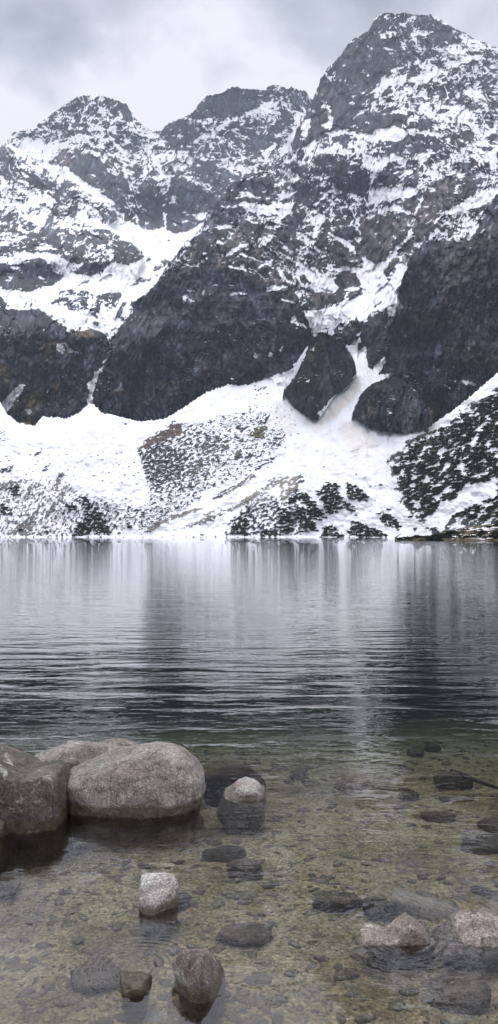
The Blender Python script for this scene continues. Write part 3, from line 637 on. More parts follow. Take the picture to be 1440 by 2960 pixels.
npine=0
for z,s,sp,rp,lab in PN:
    for (x,y) in scatter(conv(z,s),sp,rng):
        p=on_apron(x,min(y+3,1551));r=rp*rng.uniform(.7,1.2)*p.y/F
        inst('dwarf_pine',rng.choice(pineme),p-Vector((0,0,.2*r)),rng.uniform(0,6.28),(r*1.3,r*1.2,r*rng.uniform(.9,1.25)),lab,'shrub','dwarf pines: '+lab[10:]);npine+=1
SOL=[('r',400,1035,7,'round dark dwarf pine alone on top of the broad clump'),('r',610,1052,7,'left one of two small pines alone on open snow'),('r',662,1048,8,'right one of two small pines alone on open snow'),
 ('r',705,1172,9,'dark pine alone between the shore clumps and the right slope'),('r',815,1210,12,'large dark pine alone at the foot of the right slope'),('l',655,1262,14,'dark bushy pine alone near the left shore'),
 ('l',600,1290,8,'low dark pine at the waterline beside the bushy lone pine'),('l',232,1285,10,'rounded dark pine at the waterline below the grey gullies'),('l',1017,1298,7,'tiny dark pine alone on the snowy shore'),
 ('l',1205,1293,10,'low dark pine at the end of the debris strips by the water'),('l',637,1115,6,'small pine alone on the snow below the left fan'),('l',100,1275,10,'low dark pine at the waterline in the far left corner')]
for z,x,y,r,lab in SOL:
    x,y=conv(z,'%f,%f'%(x,y))[0];p=on_apron(x,min(y+3,1551));r=r*.5746*1.1*p.y/F
    inst('dwarf_pine',rng.choice(pineme),p,rng.uniform(0,6.28),(r*1.3,r*1.2,r*1.3),lab,'shrub','single pines on the snow')
# the wooded right slope: largest as things, the small ones between as one mass
RS=conv('h','490,760 470,730 560,560 640,500 760,470 960,330 1100,240 1253,130 1600,-60 1600,1200 1253,1130 980,1080 700,1090 560,980')
def pn(x,y): return bare(x,y)
pts=scatter(RS,8.5,rng,1.0,pn);pts=[p for p in pts if p[0]<1490]
pts.sort(key=lambda p:-p[1]);big=pts[:max(0,285-npine)];small=pts[len(big):]
ZL=lambda x,y:('near its top edge against the cliff' if y<1250 else 'halfway up' if y<1360 else 'low down')+(' on its left part' if x<1250 else ' in its middle' if x<1350 else ' by the photo edge')
for (x,y) in big:
    p=on_apron(x,y+4);r=rng.uniform(7,14)*p.y/F;lab='dark dwarf pine on the right slope '+ZL(x,y)
    inst('dwarf_pine',rng.choice(pineme),p-Vector((0,0,.2*r)),rng.uniform(0,6.28),(r*1.3,r*1.2,r*rng.uniform(1.1,1.6)),lab,'shrub',lab[5:]+' (cluster)')
def merged(name,items,mat,smooth=False):
    V=[];Fc=[];k=0
    for v,f in items:
        V.append(v);Fc.append(np.array(f)+k);k+=len(v)
    return mesh_np(name,np.concatenate(V),np.concatenate(Fc),mat,smooth)
its=[]
def pv(me):
    a=np.empty(len(me.vertices)*3,np.float32);me.vertices.foreach_get('co',a);return a.reshape(-1,3)
pvs=[pv(m) for m in pineme];pf=np.arange(260*3).reshape(-1,3)
for (x,y) in small+scatter(RS,8,rng,.8,pn):
    if x>1500:continue
    p=on_apron(x,y+3);r=rng.uniform(5,9)*p.y/F;its.append((pvs[rng.randrange(6)][:540]*[r*1.3,r*1.3,r*1.1]+np.array(p),pf[:180]))
tag(merged('pine_scrub',its,PINE),'low pine scrub filling the right slope between the larger bushes','scrub',kind='stuff')
# stones
def stone_vf(rng,seed,sub=1):
    bm=bmesh.new();bmesh.ops.create_icosphere(bm,subdivisions=sub,radius=1)
    v=np.array([q.co[:] for q in bm.verts]);f=np.array([[a.index for a in q.verts] for q in bm.faces]);bm.free()
    v=v*(1+.35*fbm3(v*1.1+seed,2,seed))[:,None];v[:,2]*=.6;return v,f
sv=[stone_vf(rng,i) for i in range(8)];its=[]
for z,s,sp,kp in [('g',SC1,5.5,.6),('g','80,590 200,520 420,600 400,700 370,790 200,850 110,770',4.5,1),('g','20,1080 440,960 560,900 300,1100 60,1180',5,.8),
   ('h','450,700 560,520 720,400 900,350 1253,150 1253,500 800,620 560,800 470,780',7,.7),('r','250,900 700,890 720,1010 640,1180 250,1000',22,.8),('l','0,900 300,860 700,880 720,1250 400,1290 0,1300',13,.8),('l','0,740 50,820 0,830',5,1),('r','0,540 240,560 250,800 60,1000 0,1000',10,.8)]:
    for (x,y) in scatter(conv(z,s),sp,rng,kp):
        p=on_apron(x,y);r=rng.choice([1.0,1.4,2.,3.2])*.75*p.y/F
        if x<360 and y>1400:r*=.7
        v,f=sv[rng.randrange(8)];its.append((v*[r*1.5,r,r*.9]+np.array(p),f))
tag(merged('scree',its,STONE),'dark stones scattered through the snow below the cliffs','stones',kind='stuff')
for z,x,y,r,lab in [('h',640,1165,16,'large grey boulder lying on the snow at the foot of the right slope'),('h',422,655,7,'round grey boulder at the top left edge of the right slope'),
   ('h',183,750,5,'small lone boulder in the middle of the stained snow fan'),('h',455,652,5,'smaller grey boulder right beside the round one at the slope edge'),('l',1000,1108,6,'pale boulder below the scree field'),('h',728,425,10,'angular grey block under the foot of the right cliff'),('g',1000,0,0,'')]:
    if not lab:continue
    x,y=conv(z,'%f,%f'%(x,y))[0];p=on_apron(x,y+3);r=r*.39*1.15*p.y/F
    v,f=stone_vf(rng,int(x),3);o=mesh_np('boulder',v*[r*1.5,r*1.1,r*1.3],f,STONE,True,loc=p);tag(o,lab,'boulder')
# leafless bushes near the shore
its=[]
for z,s,sp in [('g','640,1240 760,1100 900,960 1040,900 1120,980 1000,1240',11),('l','0,1060 330,1050 360,1290 0,1300',14),('l','560,1240 860,1180 900,1210 700,1290',13)]:
    for (x,y) in scatter(conv(z,s),sp,rng,.8):
        p=np.array(on_apron(x,min(y,1551)));vs=[];fs=[]
        for i in range(16):
            a=rng.uniform(0,6.28);l=rng.uniform(1.2,2.8);d=np.array([math.cos(a)*.55,math.sin(a)*.55,1.])*l;w=np.array([math.sin(a),0.3,0])*.05
            k=len(vs);b=p+np.array([rng.uniform(-.6,.6),rng.uniform(-.6,.6),-.1]);vs+=[b-w,b+w,b+d];fs.append((k,k+1,k+2))
        its.append((np.array(vs),fs))
tag(merged('bare_brush',its,TWIG),'leafless brown brush along the snowy shore','brush',kind='stuff')

# the nearer point of land on the right
xs=np.linspace(0,1,220);ys=np.linspace(0,1,40)
PXg,PYg=np.meshgrid(xs,ys)
wx=52+PXg*110;sh=np.interp(wx,[52,60,75,95,162],[262,252,240,228,190])+1.5*fbm(wx/6,wx*0,4,201)
dpt=PYg*np.interp(wx,[52,60,80,162],[4,20,60,120]);yy=sh+dpt
zz=-1.0+np.minimum(sstep(0,6,dpt)*1.6,9)+sstep(3,60,dpt)*np.interp(wx,[52,70,90,162],[.2,1.6,5,9])+.5*fbm(wx/5,yy/5,4,202)*sstep(0,5,dpt)
zz=np.where(PXg==0,-1.5,zz);zz=np.where(PYg==1,-1.5,zz)
sn=np.clip(.5+(fbm(wx/14,yy/3.5,4,203)+.0-.12)*6,0,1)*sstep(3,7,dpt)
sn=np.maximum(sn,sstep(20,26,dpt)*sstep(72,80,wx)*.0)
rk=np.array([.085,.068,.04])*(1+.6*fbm(wx/2,yy/2,3,204))[...,None]
prom=mesh_np('shore_point',np.stack([wx,yy,zz],-1).reshape(-1,3),gridfaces(40,220),MTN,True,{'snow':('FLOAT',sn),'rock':('FLOAT_COLOR',rk),'snowcol':('FLOAT_COLOR',np.full(rk.shape,.85))})
prom['kind']='structure'
def prom_z(x,y):
    i=int(np.clip((x-52)/110*219,0,218));c=yy[:,i];j=int(np.argmin(abs(c-y)));return float(zz[j,i])
for i in range(7):
    pass
n=0
for k in range(600):
    x=rng.uniform(54,100);s0=float(np.interp(x,[52,60,75,95,162],[262,252,240,228,190]));y=s0+rng.uniform(1,1+min(45,(x-52)*1.6))
    if float(fbm(np.array([x/7]),np.array([y/7]),2,210)[0])<-.12 and k%3:continue
    if n>=46:break
    n+=1;r=rng.uniform(1.0,2.1)*(.6+.4*min(1,(x-52)/20));g=rng.random()<.25
    o=inst('lakeside_bush',rng.choice(pineme),(x,y,prom_z(x,y)-.15),rng.uniform(0,6.28),(r*1.25,r*1.1,r*rng.uniform(.7,1.1)),
      'dark bush on the low point of land at right, '+('near its tip' if x<64 else 'in its middle' if x<76 else 'by the photo edge'),'bush','bushes on the point of land '+('tip' if x<64 else 'middle' if x<76 else 'edge'))
its=[]
for k in range(900):
    x=rng.uniform(53,104);s0=float(np.interp(x,[52,60,75,95,162],[262,252,240,228,190]));y=s0+rng.uniform(.5,min(50,(x-51)*2.0))
    r=rng.uniform(.3,.8);its.append((pvs[rng.randrange(6)][:150]*[r*1.4,r*1.4,r]+np.array([x,y,prom_z(x,y)-.05]),pf[:50]))
tag(merged('undergrowth',its,simple('undergrowth',(.045,.038,.02),.5,1.2)),'brownish undergrowth on the point of land','undergrowth',kind='stuff')

# ------------------------------------------------------------------ lake bed, near shore, hill behind the viewer
def bedz(x,y):
    d=np.interp(y,[-3,0,1.2,2.5,4,5,6,7,8,10,14,20,30,60,120,700,760,900],[.8,.25,0,-.10,-.17,-.24,-.34,-.46,-.62,-1.0,-1.75,-2.75,-4.2,-8,-12,-16,-4,-2])
    near=sstep(14,6,y)
    return d+near*(.035*fbm(x/1.1,y/1.1,4,301)+.012*fbm(x/.22,y/.22,3,302)+.004*fbm(x/.05,y/.05,2,303))-.06*near*sstep(-.6,-1.4,x)
q=np.linspace(0,1,560);yr=-3+q*5;yr=np.concatenate([np.linspace(-3,2,40)[:-1],2*np.exp(np.linspace(0,math.log(450),620))])
uu=np.linspace(-1,1,420)
UU,YR=np.meshgrid(uu,yr);XR=UU*(2.2+np.abs(YR)*.62)
BZ=bedz(XR,YR)
t=NT('lake_bed_gravel');g=t.n('ShaderNodeNewGeometry').outputs['Position']
n1=t.n('ShaderNodeTexNoise',{'Vector':g,'Scale':70.,'Detail':3,'Roughness':.7}).outputs[0]
n2=t.n('ShaderNodeTexNoise',{'Vector':g,'Scale':2.2,'Detail':6,'Roughness':.6}).outputs[0]
n3=t.n('ShaderNodeTexVoronoi',{'Vector':g,'Scale':38.});n4=t.n('ShaderNodeTexNoise',{'Vector':g,'Scale':16.,'Detail':4,'Roughness':.7}).outputs[0]
c=t.ramp(n2,[(.3,(.19,.147,.075)),(.5,(.345,.275,.16)),(.7,(.50,.41,.26))])
c=t.mix(1.0,c,t.ramp(n1,[(.32,.45),(.52,1.0),(.72,1.7)]),'MULTIPLY')
c=t.mix(1.0,c,t.ramp(n4,[(.34,.45),(.46,1.0),(.62,1.15)]),'MULTIPLY')
c=t.mix(1.0,c,t.ramp(n3.outputs['Distance'],[(.1,1.15),(.6,.8)]),'MULTIPLY')
b=t.n('ShaderNodeBump',{'Height':n1,'Strength':.6,'Distance':.01})
p=t.n('ShaderNodeBsdfPrincipled',{'Base Color':c,'Roughness':.9,'Normal':b.outputs[0],'Specular IOR Level':.1});t.link(p.outputs[0],t.out.inputs[0])
bed=mesh_np('lake_bed',np.stack([XR,YR,BZ],-1).reshape(-1,3),gridfaces(len(yr),420),t.m);bed['kind']='structure'
# everything else of the ground, as one sheet to the horizon below all else
gx,gy=np.meshgrid(np.linspace(-3500,3500,60),np.linspace(-3000,4500,70))
gd=mesh_np('ground',np.stack([gx,gy,-22+0*gx],-1).reshape(-1,3),gridfaces(70,60),simple('ground_soil',(.08,.075,.06),.3,.05));gd['kind']='structure'
hx,hy=np.meshgrid(np.linspace(-260,260,160),np.linspace(0,1,60));yb=-3-hy*220
hz=.7+sstep(0,1,hy)*62+hy*4*fbm(hx/14,yb/14,5,320)+hy*3*np.abs(fbm(hx/4,yb/4,3,321))
hz=np.where(hy==0,.75,hz);hz=hz+np.abs(hx)*0
hl=mesh_np('hill',np.stack([hx,yb,hz],-1).reshape(-1,3)[:, :],gridfaces(60,160)[:, ::-1],simple('wooded_hill',(.035,.042,.028),.5,.2));hl['kind']='structure'

# ------------------------------------------------------------------ boulders and stones near the viewer
def rockmat(name,light,dark,wet=.03,algae=(.06,.045,.025),spk=1.0,lich=(.36,.36,.31)):
    t=NT(name);g=t.n('ShaderNodeNewGeometry').outputs['Position']
    sp=t.n('ShaderNodeTexNoise',{'Vector':g,'Scale':110.,'Detail':2,'Roughness':.8}).outputs[0]
    sp2=t.n('ShaderNodeTexNoise',{'Vector':g,'Scale':38.,'Detail':3,'Roughness':.75}).outputs[0]
    md=t.n('ShaderNodeTexNoise',{'Vector':g,'Scale':5.,'Detail':6,'Roughness':.65,'Distortion':.4}).outputs[0]
    lg=t.n('ShaderNodeTexNoise',{'Vector':g,'Scale':9.,'Detail':8,'Roughness':.75,'Distortion':.8}).outputs[0]
    c=t.mix(t.ramp(md,[(.35,0.0),(.65,1.0)]),dark,light)
    c=t.mix(t.ramp(lg,[(.56,0.0),(.64,.75)]),c,lich)
    c=t.mix(t.ramp(t.n('ShaderNodeTexNoise',{'Vector':g,'Scale':3.3,'Detail':5}).outputs[0],[(.5,0.0),(.68,.6)]),c,tuple(q*.62*f for q,f in zip(light,(1.1,.96,.92))))
    c=t.mix(1.0,c,t.ramp(sp,[(.3,1-.5*spk),(.5,1.0),(.68,1+.7*spk)]),'MULTIPLY')
    c=t.mix(1.0,c,t.ramp(sp2,[(.3,1-.4*spk),(.5,1.0),(.7,1+.4*spk)]),'MULTIPLY')
    ck=t.n('ShaderNodeTexNoise',{'Vector':g,'Scale':1.3,'Detail':3,'Roughness':.5,'Distortion':.4}).outputs[0]
    c=t.mix(t.ramp(t.math('ABSOLUTE',t.math('SUBTRACT',ck,.5)),[(.0,.7),(.0035,0.0)]),c,tuple(q*.25 for q in dark))
    z=t.n('ShaderNodeSeparateXYZ',{0:g}).outputs[2]
    zz_=t.math('ADD',z,t.math('MULTIPLY',t.math('SUBTRACT',md,.5),.07))
    w=t.n('ShaderNodeMapRange',{0:zz_,1:wet,2:wet+.03,3:1.,4:0.},interpolation_type='SMOOTHSTEP').outputs[0]
    c=t.mix(t.math('MULTIPLY',w,.82),c,t.mix(1.0,algae,t.ramp(sp2,[(.3,.5),(.7,1.6)]),'MULTIPLY'))
    r=t.n('ShaderNodeMapRange',{0:w,3:.85,4:.35}).outputs[0]
    h=t.math('ADD',t.math('MULTIPLY',sp,.25),t.math('ADD',t.math('MULTIPLY',sp2,.5),md))
    b=t.n('ShaderNodeBump',{'Height':h,'Strength':.8,'Distance':.02})
    p=t.n('ShaderNodeBsdfPrincipled',{'Base Color':c,'Roughness':r,'Normal':b.outputs[0],'Specular IOR Level':.3});t.link(p.outputs[0],t.out.inputs[0]);return t.m
GRAN=rockmat('granite',(.262,.235,.208),(.115,.102,.09),.05)
GRAN2=rockmat('dark_granite',(.125,.106,.09),(.048,.041,.035),.05)
PALE=rockmat('pale_granite',(.37,.35,.325),(.2,.18,.165),.02)
BRWN=rockmat('brown_stone',(.225,.188,.16),(.105,.085,.07),-.055,(.07,.055,.04))
WETB=rockmat('wet_brown_stone',(.16,.13,.112),(.06,.048,.042),.035)
SUBM=rockmat('sunken_stone',(.16,.13,.085),(.075,.06,.04),-5,(.05,.04,.02),.7,(.2,.18,.12))
SUBP=rockmat('pale_sunken_stone',(.36,.33,.27),(.22,.20,.17),-5,(.05,.04,.02),.6,(.36,.35,.3))
SUBG=rockmat('purple_sunken_stone',(.18,.145,.105),(.085,.068,.048),-5,(.05,.04,.02),.6,(.16,.14,.125))
SUBO=rockmat('orange_sunken_stone',(.36,.24,.12),(.16,.11,.06),-5,(.05,.04,.02),.6,(.42,.3,.15))
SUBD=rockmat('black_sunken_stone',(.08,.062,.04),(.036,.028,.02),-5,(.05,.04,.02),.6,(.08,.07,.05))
def rock(outline,wl,ry,mat,label,sub=5,p=.7,q=.8,rough=.05,facets=0,poly=13,slab=False,below=None,lean=0,seed=0,name='rock',fr=(.66,.86),under=.3,bs=.7,cuts=(),top=0.0,fine=.5,dshift=.7,zb=None):
    """outline: what one sees of the stone (photo px); wl: row of its near waterline; ry: half depth in metres"""
    Dw=H*F/(wl-HY)
    if zb is not None:
        xo=(outline[0][0]-CX)/F*Dw
        for _ in range(12):
            zb=float(bedz(np.array([xo]),np.array([Dw]))[0]);Dw=(H-zb)*F/(wl-HY)
    Dc=Dw+ry*dshift
    pts=[((a-CX)/F*Dc,H-(b-HY)/F*Dc) for a,b in outline]
    if below is not None: # carry the flanks down to the bed
        pts=[(x,z if z>.02+(0 if zb is None else zb) else z-below*(.5 if 0<i<0 else 1)) for i,(x,z) in enumerate(pts)]
    cx=(max(a for a,_ in pts)+min(a for a,_ in pts))/2;cz=(max(b for _,b in pts)+min(b for _,b in pts))/2
    th=np.linspace(-math.pi,math.pi,361)[:-1];Rr=np.zeros(360)
    for i,a in enumerate(th):
        dx,dz=math.cos(a),math.sin(a);best=0
        for k in range(len(pts)):
            x1,z1=pts[k][0]-cx,pts[k][1]-cz;x2,z2=pts[(k+1)%len(pts)][0]-cx,pts[(k+1)%len(pts)][1]-cz
            den=dx*(z2-z1)-dz*(x2-x1)
            if abs(den)<1e-9:continue
            tt=(x1*(z2-z1)-z1*(x2-x1))/den;u=(x1*dz-z1*dx)/den
            if tt>0 and -1e-6<=u<=1+1e-6:best=max(best,tt)
        Rr[i]=best
    Rr=(Rr+np.roll(Rr,1)+np.roll(Rr,-1)+(0 if slab else np.roll(Rr,2)+np.roll(Rr,-2)))/(3 if slab else 5)
    bm=bmesh.new();bmesh.ops.create_icosphere(bm,subdivisions=sub,radius=1)
    v=np.array([k.co[:] for k in bm.verts]);f=np.array([[a.index for a in k.verts] for k in bm.faces]);bm.free()
    if slab:
        S_=[(0.001,-1)]+[(i/40*.93,-1+.10*(i/40)**3) for i in range(1,41)]+[(.93+.07*math.sin(i/8*1.57),-.9+.14*(1-math.cos(i/8*1.57))) for i in range(1,9)]+[(1,-.76+1.5*i/40) for i in range(1,41)]+[(1-.08*i,.74+.02*i) for i in range(1,13)]
        an=np.linspace(-math.pi,math.pi,361)[:-1];m_=len(S_)
        v=np.array([[math.cos(a)*s_,y_,math.sin(a)*s_] for s_,y_ in S_ for a in an])
        i_=np.arange(m_-1)[:,None]*360+np.arange(360)[None,:];j_=np.arange(m_-1)[:,None]*360+((np.arange(360)+1)%360)[None,:]
        f=np.stack([i_,i_+360,j_+360,j_],-1).reshape(-1,4)
    rr=np.random.RandomState(seed+11)
    s=np.sqrt(v[:,0]**2+v[:,2]**2)+1e-9;p=1 if slab else p;q=1 if slab else q;a=np.arctan2(v[:,2],v[:,0])
    Rv=np.interp(a,np.append(th,math.pi),np.append(Rr,Rr[0]))
    sx=s**p;P=np.stack([np.cos(a)*Rv*sx,np.sign(v[:,1])*np.abs(v[:,1])**q*ry,np.sin(a)*Rv*sx],1)
    P[:,1]+=lean*P[:,2]
    ext=P.max(0)-P.min(0);sc=ext.max()/2
    for i in range(facets*3):
        n=rr.normal(size=3);n[1]=-abs(n[1]) if i%2 else n[1];n/=np.linalg.norm(n);d=P@n;m=d.max()*rr.uniform(*fr)
        P-=np.maximum(0,d-m)[:,None]*n*.97
    for n,fr in cuts:
        n=np.array(n,float);n/=np.linalg.norm(n);d=P@n;m=d.max()*fr;P-=np.maximum(0,d-m)[:,None]*n*.95
    if poly:
        L_=np.linalg.norm(P,axis=1)+1e-6;u=P/L_[:,None];inv=np.zeros(len(P))
        for i in range(poly):
            zf=1-2*(i+.5)/poly;an=i*2.39996+seed;n=np.array([math.cos(an)*math.sqrt(1-zf*zf),math.sin(an)*math.sqrt(1-zf*zf),zf])+rr.normal(size=3)*.28
            n/=np.linalg.norm(n);d=P@n;h=d.max()*rr.uniform(.84,1.0);inv+=np.clip((u@n)/h,0,None)**22
        rn=np.minimum(inv**(-1/22.),L_*1.3)*.9;P=u*(.15*L_+.85*rn)[:,None]
    nrm=P/(np.linalg.norm(P,axis=1)[:,None]+1e-6)
    nn=fbm3(P/sc*1.3+seed*3.7,4,seed,.5)*rough*1.1+fbm3(P/sc*7+seed,4,seed+40,.55)*rough*.28*fine
    P+=nrm*(nn*sc)[:,None]
    tz=max(b for _,b in pts);sl=bs*(H-tz)/Dc;P[:,2]-=sl*np.maximum(P[:,1]-.0,0)
    bz=float(bedz(np.array([cx]),np.array([Dc]))[0])-.05;mn=P[:,2].min()
    if cz+mn>bz:P[:,2]=np.where(P[:,2]<0,P[:,2]*min(4,(cz-bz)/(-mn)),P[:,2])
    wzv=P[:,2]+cz;u_=1-under*sstep(0,-.14,wzv)
    if under<0:P[:,0]*=u_;P[:,1]*=u_
    else:P[:,1]=P[:,1]*u_+ry*.5*(1-u_)
    zc=cz;loc=Vector((cx,Dc,zc))
    o=mesh_np(name,P,f,mat,True,loc=loc);tag(o,label,'rock');return o
def ol(s,zone='L'):
    ox,oy,k={'L':(0,2100,.5746),'Q':(720,2100,.5746),'P':(0,0,1)}[zone]
    v=[float(q) for q in s.replace(',',' ').split()];return [(ox+v[i]*k,oy+v[i+1]*k) for i in range(0,len(v),2)]
rock(ol('-170,90 -60,80 0,98 60,130 120,162 170,180 240,172 310,165 335,180 345,230 355,330 366,440 369,530 360,640 150,680 -100,680 -190,500'),2405,.42,GRAN2,'big angular boulder cut by the left edge, dark front face and pale sloping top',4,.16,.2,.045,0,poly=0,slab=True,seed=1,lean=.1,cuts=[],dshift=.95,under=.25,bs=1.1,fine=1.2)
rock(ol('345,215 400,195 500,150 600,113 700,98 800,93 850,96 930,120 985,165 1015,230 1019,290 1005,340 985,420 900,520 700,560 450,540 350,500 335,350'),2359,.36,GRAN,'largest rounded grey boulder with speckled granite surface and domed right end',6,.6,.72,.06,0,poly=0,fine=.8,seed=2,lean=.12,dshift=.9,under=.35,cuts=[((-.25,-1,.15),.93)])
rock(ol('150,175 165,160 240,132 320,112 370,78 440,70 480,88 505,130 520,180 500,300 200,300 150,230'),2270,.3,GRAN,'low craggy rock behind the big boulders with a notch in its top',5,.6,.8,.07,0,poly=16,seed=3,dshift=.5)
rock(ol('470,120 480,82 520,68 560,64 640,76 685,100 720,160 700,260 480,260 460,180'),2235,.28,GRAN,'smooth low rock peeping over the largest boulder at the back',5,.6,.8,.04,0,poly=0,seed=4,dshift=.5)
rock(ol('-40,480 5,473 35,480 42,500 40,530 20,560 -40,560'),2422,.09,GRAN2,'small dark stone at the left edge against the angular boulder',4,.7,.8,.06,0,seed=5)
rock(ol('700,800 715,765 745,752 790,748 850,752 882,765 895,800 907,840 900,880 880,930 700,930 690,880'),2626,.13,PALE,'pale block-shaped rock standing in the shallows at centre left',5,.5,.6,.05,0,seed=6,lean=.35,cuts=[((0,-.2,1),.82)],fine=1.2,under=0.)
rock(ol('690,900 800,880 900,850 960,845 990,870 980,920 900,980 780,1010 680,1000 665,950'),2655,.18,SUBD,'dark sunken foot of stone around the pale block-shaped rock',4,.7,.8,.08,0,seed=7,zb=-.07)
rock(ol('860,1180 880,1145 940,1130 1000,1135 1040,1150 1070,1190 1120,1230 1150,1280 1140,1330 1060,1350 1000,1320 940,1300 890,1250'),2868,.12,WETB,'brown faceted rock with a wet flat patch, near the ripples',5,.55,.65,.05,0,under=0.,seed=8,lean=.3,cuts=[((.8,-.3,.6),.72),((-.6,-.7,.4),.8)],dshift=.5)
rock(ol('590,1225 640,1250 700,1248 745,1258 775,1290 760,1325 700,1350 640,1330 605,1290'),2870,.08,WETB,'small dark-footed stone breaking the surface inside the ring ripples',4,.6,.7,.06,0,under=0.,seed=9,dshift=.7,lean=.4)
rock(ol('345,1290 400,1220 450,1180 520,1190 580,1230 610,1290 560,1350 460,1375 380,1360'),2880,.16,SUBG,'purplish sunken rock left of the small stone in the ring ripples',4,.6,.7,.06,0,seed=10,zb=-.03)
rock(ol('660,1480 740,1455 820,1460 900,1497 900,1560 650,1560'),2990,.16,SUBP,'pale sunken stone cut by the bottom edge',4,.6,.7,.05,0,seed=11,zb=-.03)
rock(ol('1092,362 1125,338 1165,316 1200,292 1240,284 1290,298 1330,330 1335,365 1270,388 1180,392'),2312,.13,PALE,'light flat-topped rock just above water right of the largest boulder',5,.55,.65,.07,0,poly=0,slab=True,seed=12,lean=.5,dshift=.95,bs=.1,under=0.)
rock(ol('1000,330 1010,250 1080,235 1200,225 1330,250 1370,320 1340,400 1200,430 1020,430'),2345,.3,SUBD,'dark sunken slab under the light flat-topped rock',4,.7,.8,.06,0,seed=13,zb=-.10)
rock(ol('800,590 830,565 880,540 940,530 990,560 980,585 900,605 820,608'),2450,.12,SUBO,'brown sunken stone below the largest boulder, right of its middle',4,.7,.8,.06,0,seed=14,zb=-.12)
rock(ol('925,520 935,470 980,440 1030,470 1020,520 960,535'),2405,.12,SUBM,'dark brown sunken stone beneath the right end of the largest boulder',4,.7,.8,.06,0,seed=15,zb=-.12)
rock(ol('660,520 700,500 780,500 790,520 720,535'),2408,.08,SUBM,'thin brown sunken stone in front of the largest boulder',4,.7,.8,.06,0,seed=16,zb=-.14)
rock(ol('-60,770 0,750 60,745 110,785 90,830 50,895 -40,900'),2612,.14,SUBM,'angular brown sunken rock at the left edge under the boulder reflection',4,.5,.6,.05,0,seed=17,zb=-.05)
rock(ol('1000,660 1050,630 1180,610 1240,625 1240,665 1120,700 1020,690'),2500,.16,SUBD,'dark sunken rock, upper one of a pair in the middle of the shallows',4,.6,.7,.07,0,seed=18,zb=-.04)
rock(ol('1120,720 1180,680 1260,680 1330,710 1340,770 1240,795 1140,775'),2552,.15,SUBG,'grey sunken rock, lower one of a pair in the middle of the shallows',4,.6,.7,.07,0,seed=19,zb=-.02)
rock(ol('1060,1070 1090,1030 1180,1010 1300,1005 1390,1020 1370,1070 1280,1105 1160,1115 1080,1100'),2741,.16,SUBG,'oval mottled sunken rock between the brown faceted one and the pyramid',4,.6,.7,.05,0,seed=20,zb=-.05)
rock(ol('560,1050 600,1030 650,1035 690,1050 730,1028 770,1000 805,978 840,996 900,1035 930,1070 925,1110 860,1160 700,1160 620,1110','Q'),2722,.085,BRWN,'pyramid-shaped rock with pale pointed top in the lower right',5,.5,.62,.06,0,poly=0,slab=True,seed=21,lean=.3,cuts=[],dshift=.6,fine=1.3,bs=.1)
rock(ol('940,1085 990,1062 1040,1038 1090,1012 1180,990 1260,998 1400,1020 1420,1100 1300,1180 1080,1170 960,1110','Q'),2722,.13,BRWN,'long pale-topped rock at the right edge beside the pyramid-shaped one',5,.55,.62,.06,0,poly=0,slab=True,seed=22,lean=.35,dshift=.6,fine=1.2,bs=.1)
rock(ol('700,850 800,850 900,880 1030,900 1100,935 1010,985 860,1000 750,1000 745,930','Q'),2676,.24,SUBP,'large pale sunken slab behind the pyramid-shaped rock',4,.5,.6,.04,0,seed=23,zb=-.05)
rock(ol('560,880 640,870 740,900 750,980 700,1000 600,960','Q'),2672,.14,SUBD,'black sunken stone left of the large pale slab',4,.6,.7,.07,0,seed=24,zb=-.09)
rock(ol('320,900 360,860 440,845 540,855 570,900 540,945 440,970 350,955','Q'),2655,.16,SUBM,'brown sunken rock with dark underside, left of the pale slab',4,.6,.7,.07,0,seed=25,zb=-.07)
rock(ol('400,890 410,855 440,850 460,870 455,890','Q'),2612,.05,SUBO,'small orange stone lying on the brown sunken rock',3,.7,.8,.06,3,seed=26,zb=-.03)
rock(ol('870,1360 980,1300 1060,1250 1140,1240 1180,1290 1220,1360 1150,1450 1040,1500 960,1450','Q'),2945,.2,SUBG,'broad sunken rock with pale top near the bottom right corner',4,.5,.6,.05,0,seed=27,zb=-.03)
rock(ol('980,1340 1050,1250 1140,1240 1180,1320 1100,1380','Q'),2890,.1,SUBP,'pale flat stone resting on the broad sunken rock by the corner',4,.5,.6,.05,0,seed=28,zb=-.01)
rock(ol('470,1260 490,1230 530,1225 560,1245 550,1280 490,1285','Q'),2838,.07,SUBM,'small round olive stone lying alone on the bed at lower right',4,.6,.7,.05,0,seed=29,zb=-.10)
rock(ol('1050,600 1080,570 1180,552 1300,560 1400,600 1300,640 1100,640','Q'),2468,.16,PALE,'pale rock awash at the right edge with a black foot',5,.6,.7,.06,0,seed=30,zb=-.03,lean=.4)
rock(ol('1050,640 1060,590 1200,600 1400,600 1400,650 1200,660','Q'),2475,.14,SUBD,'black sunken foot under the pale rock at the right edge',4,.6,.7,.06,0,seed=31,zb=-.06)  # dark-coloured stone that forms the foot of the pale rock
rock(ol('1130,500 1180,470 1300,465 1400,500 1380,555 1220,555','Q'),2418,.2,SUBM,'wide brown sunken rock at the right edge above the pale one',4,.6,.7,.05,0,seed=32,zb=-.16)
rock(ol('850,465 890,440 960,430 1030,440 1050,465 960,487 870,480','Q'),2380,.14,SUBM,'flat brown sunken stone in the right middle of the shallows',4,.6,.7,.05,0,seed=33,zb=-.2)
rock(ol('940,355 980,335 1060,332 1130,350 1120,385 1000,390','Q'),2322,.14,SUBO,'yellowish sunken stone below the wide dark brown one',4,.6,.7,.05,0,seed=34,zb=-.22)
rock(ol('930,270 980,235 1050,228 1120,260 1140,300 1060,325 930,320','Q'),2288,.2,SUBM,'wide dark brown sunken stone above the yellowish one',4,.6,.7,.05,0,seed=35,zb=-.28)
